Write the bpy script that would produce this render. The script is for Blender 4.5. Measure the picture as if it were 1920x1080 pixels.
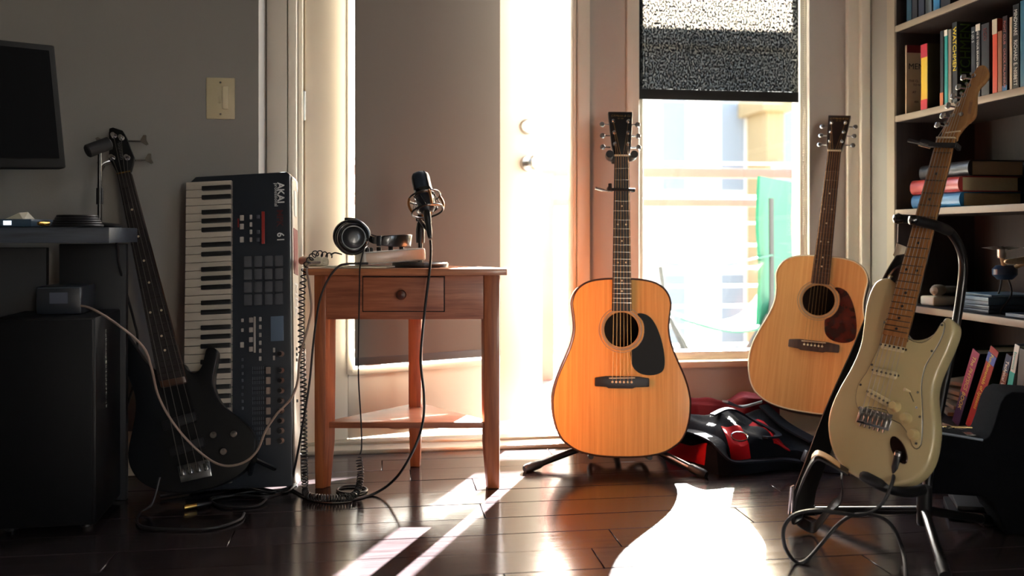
import bpy, bmesh, math, random
from mathutils import Vector, Matrix

for o in list(bpy.data.objects):
    bpy.data.objects.remove(o)
SC = bpy.context.scene
COL = SC.collection
random.seed(7)

# ------------------------------------------------------------------ camera
YAW = math.radians(8.0)
SY, CY = math.sin(YAW), math.cos(YAW)
CAM_H = 0.672
FOC = 1700.0
cam_data = bpy.data.cameras.new('camera')
cam = bpy.data.objects.new('camera', cam_data)
COL.objects.link(cam)
cam.location = (0, 0, CAM_H)
cam.rotation_euler = (math.radians(90), 0, -YAW)
cam_data.sensor_width = 36.0
cam_data.lens = FOC / 1920.0 * 36.0
cam_data.shift_y = -100.0 / 1920.0
cam_data.clip_start = 0.05
cam_data.clip_end = 200
cam_data.dof.use_dof = True
cam_data.dof.focus_distance = 2.3
cam_data.dof.aperture_fstop = 2.4
SC.camera = cam

# ------------------------------------------------------------------ light
SUN_DIR = Vector((0.432, 0.902, 0.0)).normalized()      # horizontal direction towards the sun
SUN_EL = math.radians(27.0)
sun_data = bpy.data.lights.new('sun', 'SUN')
sun_data.energy = 120.0
sun_data.color = (1.0, 0.96, 0.91)
sun_data.angle = math.radians(0.6)
sun = bpy.data.objects.new('sun', sun_data)
COL.objects.link(sun)
to_sun = SUN_DIR * math.cos(SUN_EL) + Vector((0, 0, math.sin(SUN_EL)))
sun.rotation_euler = to_sun.to_track_quat('Z', 'Y').to_euler()
sun.location = (3, 8, 6)

world = bpy.data.worlds.new('sky')
SC.world = world
world.use_nodes = True
wn = world.node_tree
wn.nodes.clear()
w_out = wn.nodes.new('ShaderNodeOutputWorld')
w_bg = wn.nodes.new('ShaderNodeBackground')
w_sky = wn.nodes.new('ShaderNodeTexSky')
w_sky.sky_type = 'NISHITA'
w_sky.sun_disc = False
w_sky.sun_elevation = SUN_EL
w_sky.sun_rotation = math.atan2(to_sun.x, to_sun.y)
w_sky.air_density = 1.0
w_sky.dust_density = 4.0
w_bg.inputs['Strength'].default_value = 0.7
wn.links.new(w_sky.outputs['Color'], w_bg.inputs['Color'])
wn.links.new(w_bg.outputs['Background'], w_out.inputs['Surface'])

SC.view_settings.view_transform = 'Standard'
SC.view_settings.look = 'None'
SC.view_settings.gamma = 1.0
SC.view_settings.use_curve_mapping = False
SC.view_settings.exposure = 1.75
SC.cycles.use_denoising = True
SC.cycles.max_bounces = 10
SC.cycles.diffuse_bounces = 6
SC.cycles.glossy_bounces = 4
SC.cycles.transparent_max_bounces = 12
SC.cycles.caustics_reflective = False
SC.cycles.caustics_refractive = False
SC.cycles.sample_clamp_indirect = 12.0


# ------------------------------------------------------------------ picture geometry -> places
def W(px, py, yc):
    """point at camera depth yc seen at pixel (px, py) of the 1920x1080 frame"""
    xc = (px - 960) * yc / FOC
    return Vector((xc * CY + yc * SY, -xc * SY + yc * CY, CAM_H - (py - 440) * yc / FOC))


def CW(xc, yc, z):
    return Vector((xc * CY + yc * SY, -xc * SY + yc * CY, z))


def G(px, py, z=0.0):
    """point on the horizontal plane at height z"""
    return W(px, py, (CAM_H - z) * FOC / (py - 440))


def PY(px, py, y):
    d = (px - 960) / FOC
    return W(px, py, y / (CY - d * SY))


def PX(px, py, x):
    d = (px - 960) / FOC
    return W(px, py, x / (d * CY + SY))


RIGHT = Vector((CY, -SY, 0))
FWD = Vector((SY, CY, 0))
UP = Vector((0, 0, 1))


def ray(px, py):
    return (W(px, py, 1.0) - Vector((0, 0, CAM_H)))


def frame(origin, xd, zd):
    z = zd.normalized()
    x = (xd - z * xd.dot(z)).normalized()
    y = z.cross(x)
    m = Matrix((x, y, z)).transposed().to_4x4()
    m.translation = origin
    return m


def at_distance(p0, px, py, dist):
    """point on the ray through (px,py) that lies dist from p0, the farther one"""
    c = Vector((0, 0, CAM_H))
    d = ray(px, py)
    a = d.dot(d); b = 2 * d.dot(c - p0); cc = (c - p0).dot(c - p0) - dist * dist
    disc = b * b - 4 * a * cc
    t = (-b + math.sqrt(max(disc, 0))) / (2 * a)
    return c + d * t


def on_plane(m, px, py, off=0.0):
    """local (x,z) where the ray through the pixel meets the plane y=off of frame m"""
    inv = m.inverted()
    c = inv @ Vector((0, 0, CAM_H))
    d = inv.to_3x3() @ ray(px, py)
    t = (off - c.y) / d.y
    p = c + d * t
    return (p.x, p.z)


# ------------------------------------------------------------------ colour and materials
def lin(c):
    c = c / 255.0
    return c / 12.92 if c <= 0.04045 else ((c + 0.055) / 1.055) ** 2.4


def rgb(r, g, b):
    return (lin(r), lin(g), lin(b), 1.0)


MATS = {}


def mat(name, col, rough=0.5, metal=0.0, var=0.0, vscale=20.0, bump=0.0, bscale=60.0, coat=0.0,
        trans=0.0, emit=None, stretch=(1, 1, 1), spec=0.5, sheen=0.0):
    if name in MATS:
        return MATS[name]
    m = bpy.data.materials.new(name)
    m.use_nodes = True
    nt = m.node_tree
    b = nt.nodes['Principled BSDF']
    b.inputs['Base Color'].default_value = col
    b.inputs['Roughness'].default_value = rough
    b.inputs['Metallic'].default_value = metal
    b.inputs['Specular IOR Level'].default_value = spec
    b.inputs['Coat Weight'].default_value = coat
    b.inputs['Coat Roughness'].default_value = 0.06
    b.inputs['Sheen Weight'].default_value = sheen
    if var or bump:
        tc = nt.nodes.new('ShaderNodeTexCoord')
        mp = nt.nodes.new('ShaderNodeMapping')
        mp.inputs['Scale'].default_value = stretch
        nt.links.new(tc.outputs['Object'], mp.inputs['Vector'])
    if var:
        n = nt.nodes.new('ShaderNodeTexNoise')
        n.inputs['Scale'].default_value = vscale
        n.inputs['Detail'].default_value = 5
        nt.links.new(mp.outputs['Vector'], n.inputs['Vector'])
        r = nt.nodes.new('ShaderNodeValToRGB')
        r.color_ramp.elements[0].position = 0.3
        r.color_ramp.elements[1].position = 0.7
        r.color_ramp.elements[0].color = tuple(max(0, v * (1 - var)) for v in col[:3]) + (1,)
        r.color_ramp.elements[1].color = tuple(min(1, v * (1 + var)) for v in col[:3]) + (1,)
        nt.links.new(n.outputs['Fac'], r.inputs['Fac'])
        nt.links.new(r.outputs['Color'], b.inputs['Base Color'])
    if bump:
        n2 = nt.nodes.new('ShaderNodeTexNoise')
        n2.inputs['Scale'].default_value = bscale
        n2.inputs['Detail'].default_value = 4
        nt.links.new(mp.outputs['Vector'], n2.inputs['Vector'])
        bp = nt.nodes.new('ShaderNodeBump')
        bp.inputs['Strength'].default_value = bump
        bp.inputs['Distance'].default_value = 0.002
        nt.links.new(n2.outputs['Fac'], bp.inputs['Height'])
        nt.links.new(bp.outputs['Normal'], b.inputs['Normal'])
    if emit:
        b.inputs['Emission Color'].default_value = emit[0]
        b.inputs['Emission Strength'].default_value = emit[1]
    MATS[name] = m
    return m


def wood(name, c1, c2, stretch=(30, 30, 2), rough=0.4, coat=0.0, bump=0.08, rand=0.0, rough_var=0.0):
    """straight grain along the axis with the small stretch value"""
    if name in MATS:
        return MATS[name]
    m = bpy.data.materials.new(name)
    m.use_nodes = True
    nt = m.node_tree
    b = nt.nodes['Principled BSDF']
    b.inputs['Roughness'].default_value = rough
    b.inputs['Coat Weight'].default_value = coat
    b.inputs['Coat Roughness'].default_value = 0.08
    tc = nt.nodes.new('ShaderNodeTexCoord')
    mp = nt.nodes.new('ShaderNodeMapping')
    mp.inputs['Scale'].default_value = stretch
    nt.links.new(tc.outputs['Object'], mp.inputs['Vector'])
    n = nt.nodes.new('ShaderNodeTexNoise')
    n.inputs['Scale'].default_value = 3.0
    n.inputs['Detail'].default_value = 8
    n.inputs['Roughness'].default_value = 0.65
    n.inputs['Distortion'].default_value = 0.4
    nt.links.new(mp.outputs['Vector'], n.inputs['Vector'])
    r = nt.nodes.new('ShaderNodeValToRGB')
    r.color_ramp.elements[0].position = 0.32
    r.color_ramp.elements[1].position = 0.68
    r.color_ramp.elements[0].color = c1
    r.color_ramp.elements[1].color = c2
    nt.links.new(n.outputs['Fac'], r.inputs['Fac'])
    last = r.outputs['Color']
    if rand:
        oi = nt.nodes.new('ShaderNodeObjectInfo')
        add = nt.nodes.new('ShaderNodeVectorMath')
        add.operation = 'ADD'
        mul = nt.nodes.new('ShaderNodeMath'); mul.operation = 'MULTIPLY'; mul.inputs[1].default_value = 40
        nt.links.new(oi.outputs['Random'], mul.inputs[0])
        nt.links.new(mp.outputs['Vector'], add.inputs[0])
        nt.links.new(mul.outputs[0], add.inputs[1])
        nt.links.new(add.outputs[0], n.inputs['Vector'])
        hs = nt.nodes.new('ShaderNodeHueSaturation')
        mr = nt.nodes.new('ShaderNodeMapRange')
        mr.inputs['To Min'].default_value = 1 - rand
        mr.inputs['To Max'].default_value = 1 + rand
        nt.links.new(oi.outputs['Random'], mr.inputs['Value'])
        nt.links.new(mr.outputs[0], hs.inputs['Value'])
        nt.links.new(last, hs.inputs['Color'])
        last = hs.outputs['Color']
    if rough_var:
        mr2 = nt.nodes.new('ShaderNodeMapRange')
        mr2.inputs['To Min'].default_value = max(0.02, rough - rough_var)
        mr2.inputs['To Max'].default_value = rough + rough_var
        nt.links.new(n.outputs['Fac'], mr2.inputs['Value'])
        nt.links.new(mr2.outputs[0], b.inputs['Roughness'])
    nt.links.new(last, b.inputs['Base Color'])
    bp = nt.nodes.new('ShaderNodeBump')
    bp.inputs['Strength'].default_value = bump
    bp.inputs['Distance'].default_value = 0.002
    nt.links.new(n.outputs['Fac'], bp.inputs['Height'])
    nt.links.new(bp.outputs['Normal'], b.inputs['Normal'])
    MATS[name] = m
    return m


def glass_mat(name, tint=(0.96, 0.98, 0.97, 1), refl=0.06):
    m = bpy.data.materials.new(name)
    m.use_nodes = True
    nt = m.node_tree
    nt.nodes.clear()
    out = nt.nodes.new('ShaderNodeOutputMaterial')
    tr = nt.nodes.new('ShaderNodeBsdfTransparent')
    tr.inputs['Color'].default_value = tint
    gl = nt.nodes.new('ShaderNodeBsdfGlossy')
    gl.inputs['Roughness'].default_value = 0.02
    mx = nt.nodes.new('ShaderNodeMixShader')
    mx.inputs['Fac'].default_value = refl
    nt.links.new(tr.outputs[0], mx.inputs[1])
    nt.links.new(gl.outputs[0], mx.inputs[2])
    nt.links.new(mx.outputs[0], out.inputs['Surface'])
    MATS[name] = m
    return m


def shade_mat(name, col, open_lo, open_hi, translucent, scale=(900, 900, 500)):
    """woven blind: a little of the light outside comes through its weave"""
    m = bpy.data.materials.new(name)
    m.use_nodes = True
    nt = m.node_tree
    nt.nodes.clear()
    out = nt.nodes.new('ShaderNodeOutputMaterial')
    df = nt.nodes.new('ShaderNodeBsdfDiffuse'); df.inputs['Color'].default_value = col
    tl = nt.nodes.new('ShaderNodeBsdfTranslucent'); tl.inputs['Color'].default_value = col
    mx = nt.nodes.new('ShaderNodeMixShader'); mx.inputs['Fac'].default_value = translucent
    tr = nt.nodes.new('ShaderNodeBsdfTransparent')
    tc = nt.nodes.new('ShaderNodeTexCoord')
    mp = nt.nodes.new('ShaderNodeMapping'); mp.inputs['Scale'].default_value = scale
    n = nt.nodes.new('ShaderNodeTexNoise'); n.inputs['Scale'].default_value = 1.0; n.inputs['Detail'].default_value = 3
    mr = nt.nodes.new('ShaderNodeMapRange')
    mr.inputs['From Min'].default_value = 0.42
    mr.inputs['From Max'].default_value = 0.62
    mr.inputs['To Min'].default_value = open_lo
    mr.inputs['To Max'].default_value = open_hi
    m2 = nt.nodes.new('ShaderNodeMixShader')
    nt.links.new(tc.outputs['Object'], mp.inputs['Vector'])
    nt.links.new(mp.outputs['Vector'], n.inputs['Vector'])
    nt.links.new(n.outputs['Fac'], mr.inputs['Value'])
    nt.links.new(df.outputs[0], mx.inputs[1])
    nt.links.new(tl.outputs[0], mx.inputs[2])
    nt.links.new(mr.outputs[0], m2.inputs['Fac'])
    nt.links.new(mx.outputs[0], m2.inputs[1])
    nt.links.new(tr.outputs[0], m2.inputs[2])
    nt.links.new(m2.outputs[0], out.inputs['Surface'])
    MATS[name] = m
    return m


# ------------------------------------------------------------------ mesh builder
class MB:
    def __init__(self):
        self.v = []; self.f = []; self.mi = []

    def add(self, verts, faces, mi=0):
        o = len(self.v)
        self.v += [Vector(p) for p in verts]
        self.f += [tuple(i + o for i in f) for f in faces]
        self.mi += [mi] * len(faces)
        return self

    def box(self, c, s, m=None, mi=0):
        cx, cy, cz = c; sx, sy, sz = (s[0] / 2, s[1] / 2, s[2] / 2)
        vs = [Vector((x, y, z)) for x in (-sx, sx) for y in (-sy, sy) for z in (-sz, sz)]
        if m is not None:
            vs = [m @ p for p in vs]
        vs = [p + Vector(c) for p in vs]
        fs = [(0, 1, 3, 2), (4, 6, 7, 5), (0, 4, 5, 1), (2, 3, 7, 6), (0, 2, 6, 4), (1, 5, 7, 3)]
        return self.add(vs, fs, mi)

    def hexa(self, p, mi=0):
        """8 points: bottom 4 (ccw from above) then top 4"""
        return self.add(p, [(3, 2, 1, 0), (4, 5, 6, 7), (0, 1, 5, 4), (1, 2, 6, 5), (2, 3, 7, 6), (3, 0, 4, 7)], mi)

    def prism(self, outline, y0, y1, mi=0):
        """outline of (x,z) points, extruded from y0 (front) to y1"""
        n = len(outline)
        vs = [(x, y0, z) for x, z in outline] + [(x, y1, z) for x, z in outline]
        area = sum(outline[i][0] * outline[(i + 1) % n][1] - outline[(i + 1) % n][0] * outline[i][1] for i in range(n))
        idx = list(range(n))
        if area < 0:
            idx = idx[::-1]
        fs = [tuple(idx), tuple(n + i for i in reversed(idx))]
        for k in range(n):
            a, b = idx[k], idx[(k + 1) % n]
            fs.append((b, a, n + a, n + b))
        return self.add(vs, fs, mi)

    def flat(self, outline, z0, z1, mi=0):
        """outline of (x,y) points, extruded from z0 to z1"""
        n = len(outline)
        vs = [(x, y, z0) for x, y in outline] + [(x, y, z1) for x, y in outline]
        area = sum(outline[i][0] * outline[(i + 1) % n][1] - outline[(i + 1) % n][0] * outline[i][1] for i in range(n))
        idx = list(range(n))
        if area < 0:
            idx = idx[::-1]
        fs = [tuple(reversed(idx)), tuple(n + i for i in idx)]
        for k in range(n):
            a, b = idx[k], idx[(k + 1) % n]
            fs.append((a, b, n + b, n + a))
        return self.add(vs, fs, mi)

    def tube(self, pts, r, seg=8, mi=0, closed=False):
        pts = [Vector(p) for p in pts]
        n = len(pts)
        rs = r if isinstance(r, (list, tuple)) else [r] * n
        base = len(self.v)
        t0 = (pts[1] - pts[0]).normalized()
        ref = Vector((0, 0, 1)) if abs(t0.z) < 0.9 else Vector((1, 0, 0))
        nrm = t0.cross(ref).normalized()
        vs = []
        for i, p in enumerate(pts):
            if closed:
                t = (pts[(i + 1) % n] - pts[i - 1])
            else:
                t = pts[min(i + 1, n - 1)] - pts[max(i - 1, 0)]
            if t.length < 1e-9:
                t = t0
            t = t.normalized()
            nrm = (nrm - t * nrm.dot(t))
            if nrm.length < 1e-6:
                nrm = t.orthogonal()
            nrm.normalize()
            bn = t.cross(nrm)
            for k in range(seg):
                a = 2 * math.pi * k / seg
                vs.append(p + (nrm * math.cos(a) + bn * math.sin(a)) * rs[i])
        fs = []
        for i in range(n if closed else n - 1):
            for k in range(seg):
                a = i * seg + k; b = i * seg + (k + 1) % seg
                j = (i + 1) % n
                fs.append((a, b, j * seg + (k + 1) % seg, j * seg + k))
        if not closed:
            fs.append(tuple(reversed(range(seg))))
            fs.append(tuple((n - 1) * seg + k for k in range(seg)))
        return self.add(vs, fs, mi)

    def lathe(self, prof, m=None, seg=24, mi=0):
        """prof: (radius, height) pairs, turned about local z of matrix m"""
        m = m or Matrix.Identity(4)
        vs = []; fs = []
        n = len(prof)
        for r, h in prof:
            for k in range(seg):
                a = 2 * math.pi * k / seg
                vs.append(m @ Vector((r * math.cos(a), r * math.sin(a), h)))
        for i in range(n - 1):
            for k in range(seg):
                k2 = (k + 1) % seg
                fs.append((i * seg + k, i * seg + k2, (i + 1) * seg + k2, (i + 1) * seg + k))
        if prof[0][0] > 1e-6:
            fs.append(tuple(reversed(range(seg))))
        if prof[-1][0] > 1e-6:
            fs.append(tuple((n - 1) * seg + k for k in range(seg)))
        return self.add(vs, fs, mi)

    def ribbon(self, pts, wid, thick, mi=0):
        """pts: centres; wid: full width vectors (one per point); a band with real thickness"""
        n = len(pts)
        vs = []
        for i in range(n):
            p = Vector(pts[i]); w = Vector(wid[i]) * 0.5
            t = (Vector(pts[min(i + 1, n - 1)]) - Vector(pts[max(i - 1, 0)])).normalized()
            nn = t.cross(w).normalized() * thick * 0.5
            vs += [p - w - nn, p + w - nn, p + w + nn, p - w + nn]
        fs = []
        for i in range(n - 1):
            for k in range(4):
                k2 = (k + 1) % 4
                fs.append((i * 4 + k, i * 4 + k2, i * 4 + 4 + k2, i * 4 + 4 + k))
        fs.append((3, 2, 1, 0)); e = (n - 1) * 4
        fs.append((e, e + 1, e + 2, e + 3))
        return self.add(vs, fs, mi)

    def mesh(self, name, bevel=0.0, seg=2, smooth=True, angle=38, weld=False):
        me = bpy.data.meshes.new(name)
        me.from_pydata([tuple(p) for p in self.v], [], self.f)
        me.polygons.foreach_set('material_index', self.mi)
        bm = bmesh.new(); bm.from_mesh(me)
        if weld:
            bmesh.ops.remove_doubles(bm, verts=bm.verts, dist=1e-5)
        bmesh.ops.recalc_face_normals(bm, faces=bm.faces)
        if bevel > 0:
            ed = [e for e in bm.edges if len(e.link_faces) == 2 and e.calc_face_angle(0) > math.radians(32)]
            bmesh.ops.bevel(bm, geom=ed, offset=bevel, segments=seg, profile=0.5, affect='EDGES', clamp_overlap=True)
        bm.to_mesh(me); bm.free()
        if smooth:
            me.polygons.foreach_set('use_smooth', [True] * len(me.polygons))
            me.set_sharp_from_angle(angle=math.radians(angle))
        me.update()
        return me

    def build(self, name, m, parent=None, bevel=0.0, seg=2, smooth=True, angle=38, label=None, kind=None, weld=False):
        me = self.mesh(name, bevel, seg, smooth, angle, weld)
        return link(name, me, m, parent, label, kind)


def link(name, me, m, parent=None, label=None, kind=None):
    o = bpy.data.objects.new(name, me)
    COL.objects.link(o)
    for x in (m if isinstance(m, (list, tuple)) else [m]):
        if len(me.materials) < (len(m) if isinstance(m, (list, tuple)) else 1):
            me.materials.append(x)
    if parent is not None:
        o.parent = parent
    if label:
        o['label'] = label
    if kind:
        o['kind'] = kind
    return o


def tag(o, label, cat, group=None):
    o['label'] = label; o['category'] = cat
    if group:
        o['group'] = group
    return o


def thing(name, label, cat, m=None, group=None):
    o = bpy.data.objects.new(name, None)
    COL.objects.link(o)
    o.empty_display_size = 0.05
    if m is not None:
        if isinstance(m, Matrix):
            o.matrix_world = m
        else:
            o.location = m
    return tag(o, label, cat, group)


def empty_structure(name, loc=(0, 0, 0)):
    o = bpy.data.objects.new(name, None)
    COL.objects.link(o)
    o.location = loc
    o['kind'] = 'structure'
    return o


def struct(name, mb, m, bevel=0.0, **k):
    return mb.build(name, m, None, bevel, kind='structure', **k)


def smooth_path(pts, n=8):
    """Catmull-Rom through the points"""
    pts = [Vector(p) for p in pts]
    out = []
    for i in range(len(pts) - 1):
        p0 = pts[max(i - 1, 0)]; p1 = pts[i]; p2 = pts[i + 1]; p3 = pts[min(i + 2, len(pts) - 1)]
        for k in range(n):
            t = k / n
            out.append(0.5 * ((2 * p1) + (p2 - p0) * t + (2 * p0 - 5 * p1 + 4 * p2 - p3) * t * t + (3 * p1 - p0 - 3 * p2 + p3) * t ** 3))
    out.append(pts[-1])
    return out


def smooth2(pts, n=5, closed=True):
    """Catmull-Rom through a closed 2-D outline"""
    N = len(pts)
    out = []
    for i in range(N):
        p0, p1, p2, p3 = (Vector(pts[(i + k - 1) % N]) for k in range(4))
        for k in range(n):
            t = k / n
            q = 0.5 * ((2 * p1) + (p2 - p0) * t + (2 * p0 - 5 * p1 + 4 * p2 - p3) * t * t + (3 * p1 - p0 - 3 * p2 + p3) * t ** 3)
            out.append((q.x, q.y))
    return out


def helix_path(path, radius, pitch, per=10, phase=0.0):
    """a coil wound about a path"""
    path = [Vector(p) for p in path]
    out = []
    ang = phase
    t0 = (path[1] - path[0]).normalized()
    nrm = t0.orthogonal().normalized()
    for i in range(len(path) - 1):
        a, b = path[i], path[i + 1]
        t = (b - a)
        L = t.length
        if L < 1e-7:
            continue
        t.normalize()
        nrm = (nrm - t * nrm.dot(t)).normalized()
        bn = t.cross(nrm)
        pit = pitch(i / (len(path) - 1)) if callable(pitch) else pitch
        steps = max(1, int(L / pit * per + 0.5))
        for k in range(steps):
            f = k / steps
            out.append(a + t * (L * f) + (nrm * math.cos(ang) + bn * math.sin(ang)) * radius)
            ang += 2 * math.pi * (L / steps) / pit
    return out


def text_part(name, s, size, m, material, parent, extrude=0.0003, align='LEFT', shear=0.0, bold=0.0, sx=1.0, fit=None):
    cu = bpy.data.curves.new(name, 'FONT')
    cu.body = s; cu.size = size; cu.extrude = extrude; cu.align_x = align; cu.align_y = 'CENTER'
    cu.shear = shear; cu.offset = bold; cu.resolution_u = 2
    tmp = bpy.data.objects.new(name + '_tmp', cu)
    COL.objects.link(tmp)
    dg = bpy.context.evaluated_depsgraph_get()
    me = bpy.data.meshes.new_from_object(tmp.evaluated_get(dg))
    bpy.data.objects.remove(tmp)
    bpy.data.curves.remove(cu)
    if fit and len(me.vertices):
        wd = max(v.co.x for v in me.vertices)
        if wd > fit:
            sx *= fit / wd
    mm = m @ Matrix.Diagonal((sx, 1, 1, 1))
    me.transform(mm)
    me.name = name
    return link(name, me, material, parent)


def axes(o, x, y):
    x = Vector(x).normalized(); y = Vector(y).normalized()
    z = x.cross(y)
    m = Matrix((x, y, z)).transposed().to_4x4()
    m.translation = Vector(o)
    return m


def pointing(o, d):
    """matrix whose local z looks along d"""
    m = Vector(d).to_track_quat('Z', 'Y').to_matrix().to_4x4()
    m.translation = Vector(o)
    return m


# palette
BLACK_PL = mat('black_plastic', rgb(14, 15, 17), 0.38)
BLACK_MATT = mat('black_matt', rgb(11, 12, 14), 0.7)
BLACK_METAL = mat('black_metal', rgb(13, 14, 16), 0.28, 0.0, coat=0.3)
BLACK_GLOSS = mat('black_gloss', rgb(10, 11, 13), 0.15, coat=0.5)
RUBBER = mat('rubber', rgb(14, 14, 16), 0.5)
CHROME = mat('chrome', rgb(205, 205, 205), 0.14, 1.0)
NICKEL = mat('nickel', rgb(180, 178, 172), 0.25, 1.0)
GOLD = mat('gold', rgb(190, 150, 80), 0.25, 1.0)
WHITE_PAINT = mat('white_paint', rgb(226, 220, 205), 0.45, var=0.03, vscale=6)
CREAM_PL = mat('cream_plastic', rgb(222, 214, 190), 0.35)
STEEL_STRING = mat('steel_string', rgb(190, 185, 175), 0.3, 1.0)
BRONZE_STRING = mat('bronze_string', rgb(200, 150, 95), 0.35, 1.0)
PAPER = mat('paper', rgb(225, 215, 190), 0.8, var=0.05)
WHITE_PRINT = mat('white_print', rgb(225, 225, 220), 0.6)
IVORY = mat('ivory', rgb(225, 210, 175), 0.4)
# ------------------------------------------------------------------ the room
Y_LEFT, Y_FAR = 2.67, 2.85          # the wall behind the keyboard, the wall with door and window
X_RET = -0.357                      # where the left wall steps back to the door
DOOR_L, DOOR_R = -0.262, 0.608
X_WIN_L, X_WIN_R = 0.812, 1.400
X_CAB = 1.6
CEIL = 2.55
X_W, Y_B, X_E = -2.6, -2.7, 1.9

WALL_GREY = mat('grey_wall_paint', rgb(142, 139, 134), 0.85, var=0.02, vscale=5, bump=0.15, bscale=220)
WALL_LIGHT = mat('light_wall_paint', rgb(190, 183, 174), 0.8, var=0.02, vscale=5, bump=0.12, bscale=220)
CEIL_M = mat('ceiling_paint', rgb(150, 147, 142), 0.9)
TRIM_M = mat('trim_paint', rgb(228, 222, 206), 0.4, var=0.02, vscale=8)

# floor of separate boards laid on a dark underlay
FLOOR_M = wood('dark_floorboard', rgb(31, 27, 29), rgb(55, 47, 49), stretch=(1.2, 26, 26), rough=0.15, bump=0.10, rand=0.22, rough_var=0.06)
UNDER = mat('floor_underlay', rgb(14, 10, 9), 0.7)
floor = struct('floor', MB().box(((X_W + X_E) / 2, (Y_B + Y_FAR) / 2, -0.055), (X_E - X_W + 0.2, Y_FAR - Y_B + 0.1, 0.08)), UNDER)
PW = 0.118
rng = random.Random(3)
row = 0
y = Y_FAR - 0.005
while y > 0.2:
    x = X_W + rng.uniform(-0.9, 0.0)
    w = PW if y > 1.35 else PW
    while x < X_E:
        ln = rng.uniform(0.75, 1.35)
        x0, x1 = max(x, X_W), min(x + ln, X_E)
        if x1 - x0 > 0.05:
            o = MB().box((0, 0, -0.0075), (x1 - x0 - 0.0016, w - 0.0018, 0.015)).build('plank', FLOOR_M, floor, bevel=0.0008, seg=1)
            o.location = ((x0 + x1) / 2, y - w / 2, rng.uniform(-0.0006, 0.0))
            o.rotation_euler = (rng.uniform(-0.0022, 0.0022), rng.uniform(-0.0006, 0.0006), 0)
        x += ln
    y -= w
    row += 1
MB().box(((X_W + X_E) / 2, (Y_B + y) / 2, -0.0075), (X_E - X_W, y - Y_B, 0.015)).build('plank_field', FLOOR_M, floor, kind='stuff')

struct('ceiling', MB().box(((X_W + X_E) / 2, (Y_B + Y_FAR) / 2, CEIL + 0.05), (X_E - X_W + 0.4, Y_FAR - Y_B + 0.4, 0.1)), CEIL_M)
# left part of the far side: stands nearer, steps back to the door at X_RET
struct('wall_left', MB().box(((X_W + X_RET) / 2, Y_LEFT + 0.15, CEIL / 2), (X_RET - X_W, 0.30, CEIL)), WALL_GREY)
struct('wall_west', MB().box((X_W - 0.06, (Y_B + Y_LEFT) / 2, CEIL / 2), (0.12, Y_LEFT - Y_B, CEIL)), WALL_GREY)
# side wall right of and behind the camera, opening added for sky fill
EY0, EY1, EZ0, EZ1 = -1.9, -0.75, 0.95, 2.1
ew = MB()
ew.box((X_E + 0.06, (Y_B + EY0) / 2, CEIL / 2), (0.12, EY0 - Y_B, CEIL))
ew.box((X_E + 0.06, (EY1 + Y_FAR + 0.15) / 2, CEIL / 2), (0.12, Y_FAR + 0.15 - EY1, CEIL))
ew.box((X_E + 0.06, (EY0 + EY1) / 2, EZ0 / 2), (0.12, EY1 - EY0, EZ0))
ew.box((X_E + 0.06, (EY0 + EY1) / 2, (EZ1 + CEIL) / 2), (0.12, EY1 - EY0, CEIL - EZ1))
struct('wall_east', ew, WALL_GREY)
struct('wall_back', MB().box(((X_W + X_E) / 2, Y_B - 0.06, CEIL / 2), (X_E - X_W + 0.24, 0.12, CEIL)), WALL_GREY)

# far wall with door opening and window opening
DOOR_H = 2.12
WIN_B, WIN_T = PY(1300, 676, Y_FAR).z, 2.12
TW = 0.08
fw = MB()
fw.box(((X_RET + DOOR_L) / 2, Y_FAR + TW / 2, CEIL / 2), (DOOR_L - X_RET + 0.004, TW, CEIL))
fw.box(((DOOR_L + DOOR_R) / 2, Y_FAR + TW / 2, (DOOR_H + CEIL) / 2), (DOOR_R - DOOR_L, TW, CEIL - DOOR_H))
fw.box(((DOOR_R + X_WIN_L) / 2, Y_FAR + TW / 2, CEIL / 2), (X_WIN_L - DOOR_R, TW, CEIL))
fw.box(((X_WIN_L + X_WIN_R) / 2, Y_FAR + TW / 2, WIN_B / 2), (X_WIN_R - X_WIN_L, TW, WIN_B))
fw.box(((X_WIN_L + X_WIN_R) / 2, Y_FAR + TW / 2, (WIN_T + CEIL) / 2), (X_WIN_R - X_WIN_L, TW, CEIL - WIN_T))
fw.box(((X_WIN_R + X_E) / 2, Y_FAR + TW / 2, CEIL / 2), (X_E - X_WIN_R, TW, CEIL))
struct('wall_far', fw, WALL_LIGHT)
# unseen dark slabs added on the street side to cut sun bounce
BOUNCE_CUT = mat('bounce_cut_dark', rgb(62, 60, 58), 0.8, var=0.1, vscale=6)
yc_ = Y_FAR + TW + 0.012
cl_ = MB()
cl_.box(((X_W + X_RET - 0.3) / 2, Y_LEFT + 0.312, CEIL / 2), (X_RET - X_W + 0.3, 0.02, CEIL))
cl_.box(((X_RET + DOOR_L) / 2 - 0.02, yc_, CEIL / 2), (DOOR_L - X_RET - 0.04, 0.02, CEIL))
cl_.box(((DOOR_L + DOOR_R) / 2, yc_, (DOOR_H + CEIL) / 2), (DOOR_R - DOOR_L, 0.02, CEIL - DOOR_H))
cl_.box(((DOOR_R + X_WIN_L) / 2, yc_, CEIL / 2), (X_WIN_L - DOOR_R, 0.02, CEIL))
cl_.box(((X_WIN_L + X_WIN_R) / 2, yc_, WIN_B / 2), (X_WIN_R - X_WIN_L, 0.02, WIN_B))
cl_.box(((X_WIN_L + X_WIN_R) / 2, yc_, (WIN_T + CEIL) / 2), (X_WIN_R - X_WIN_L, 0.02, CEIL - WIN_T))
cl_.box(((X_WIN_R + X_E) / 2 + 0.1, yc_, CEIL / 2), (X_E - X_WIN_R + 0.2, 0.02, CEIL))
struct('wall_bounce_cut', cl_, BOUNCE_CUT)
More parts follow.
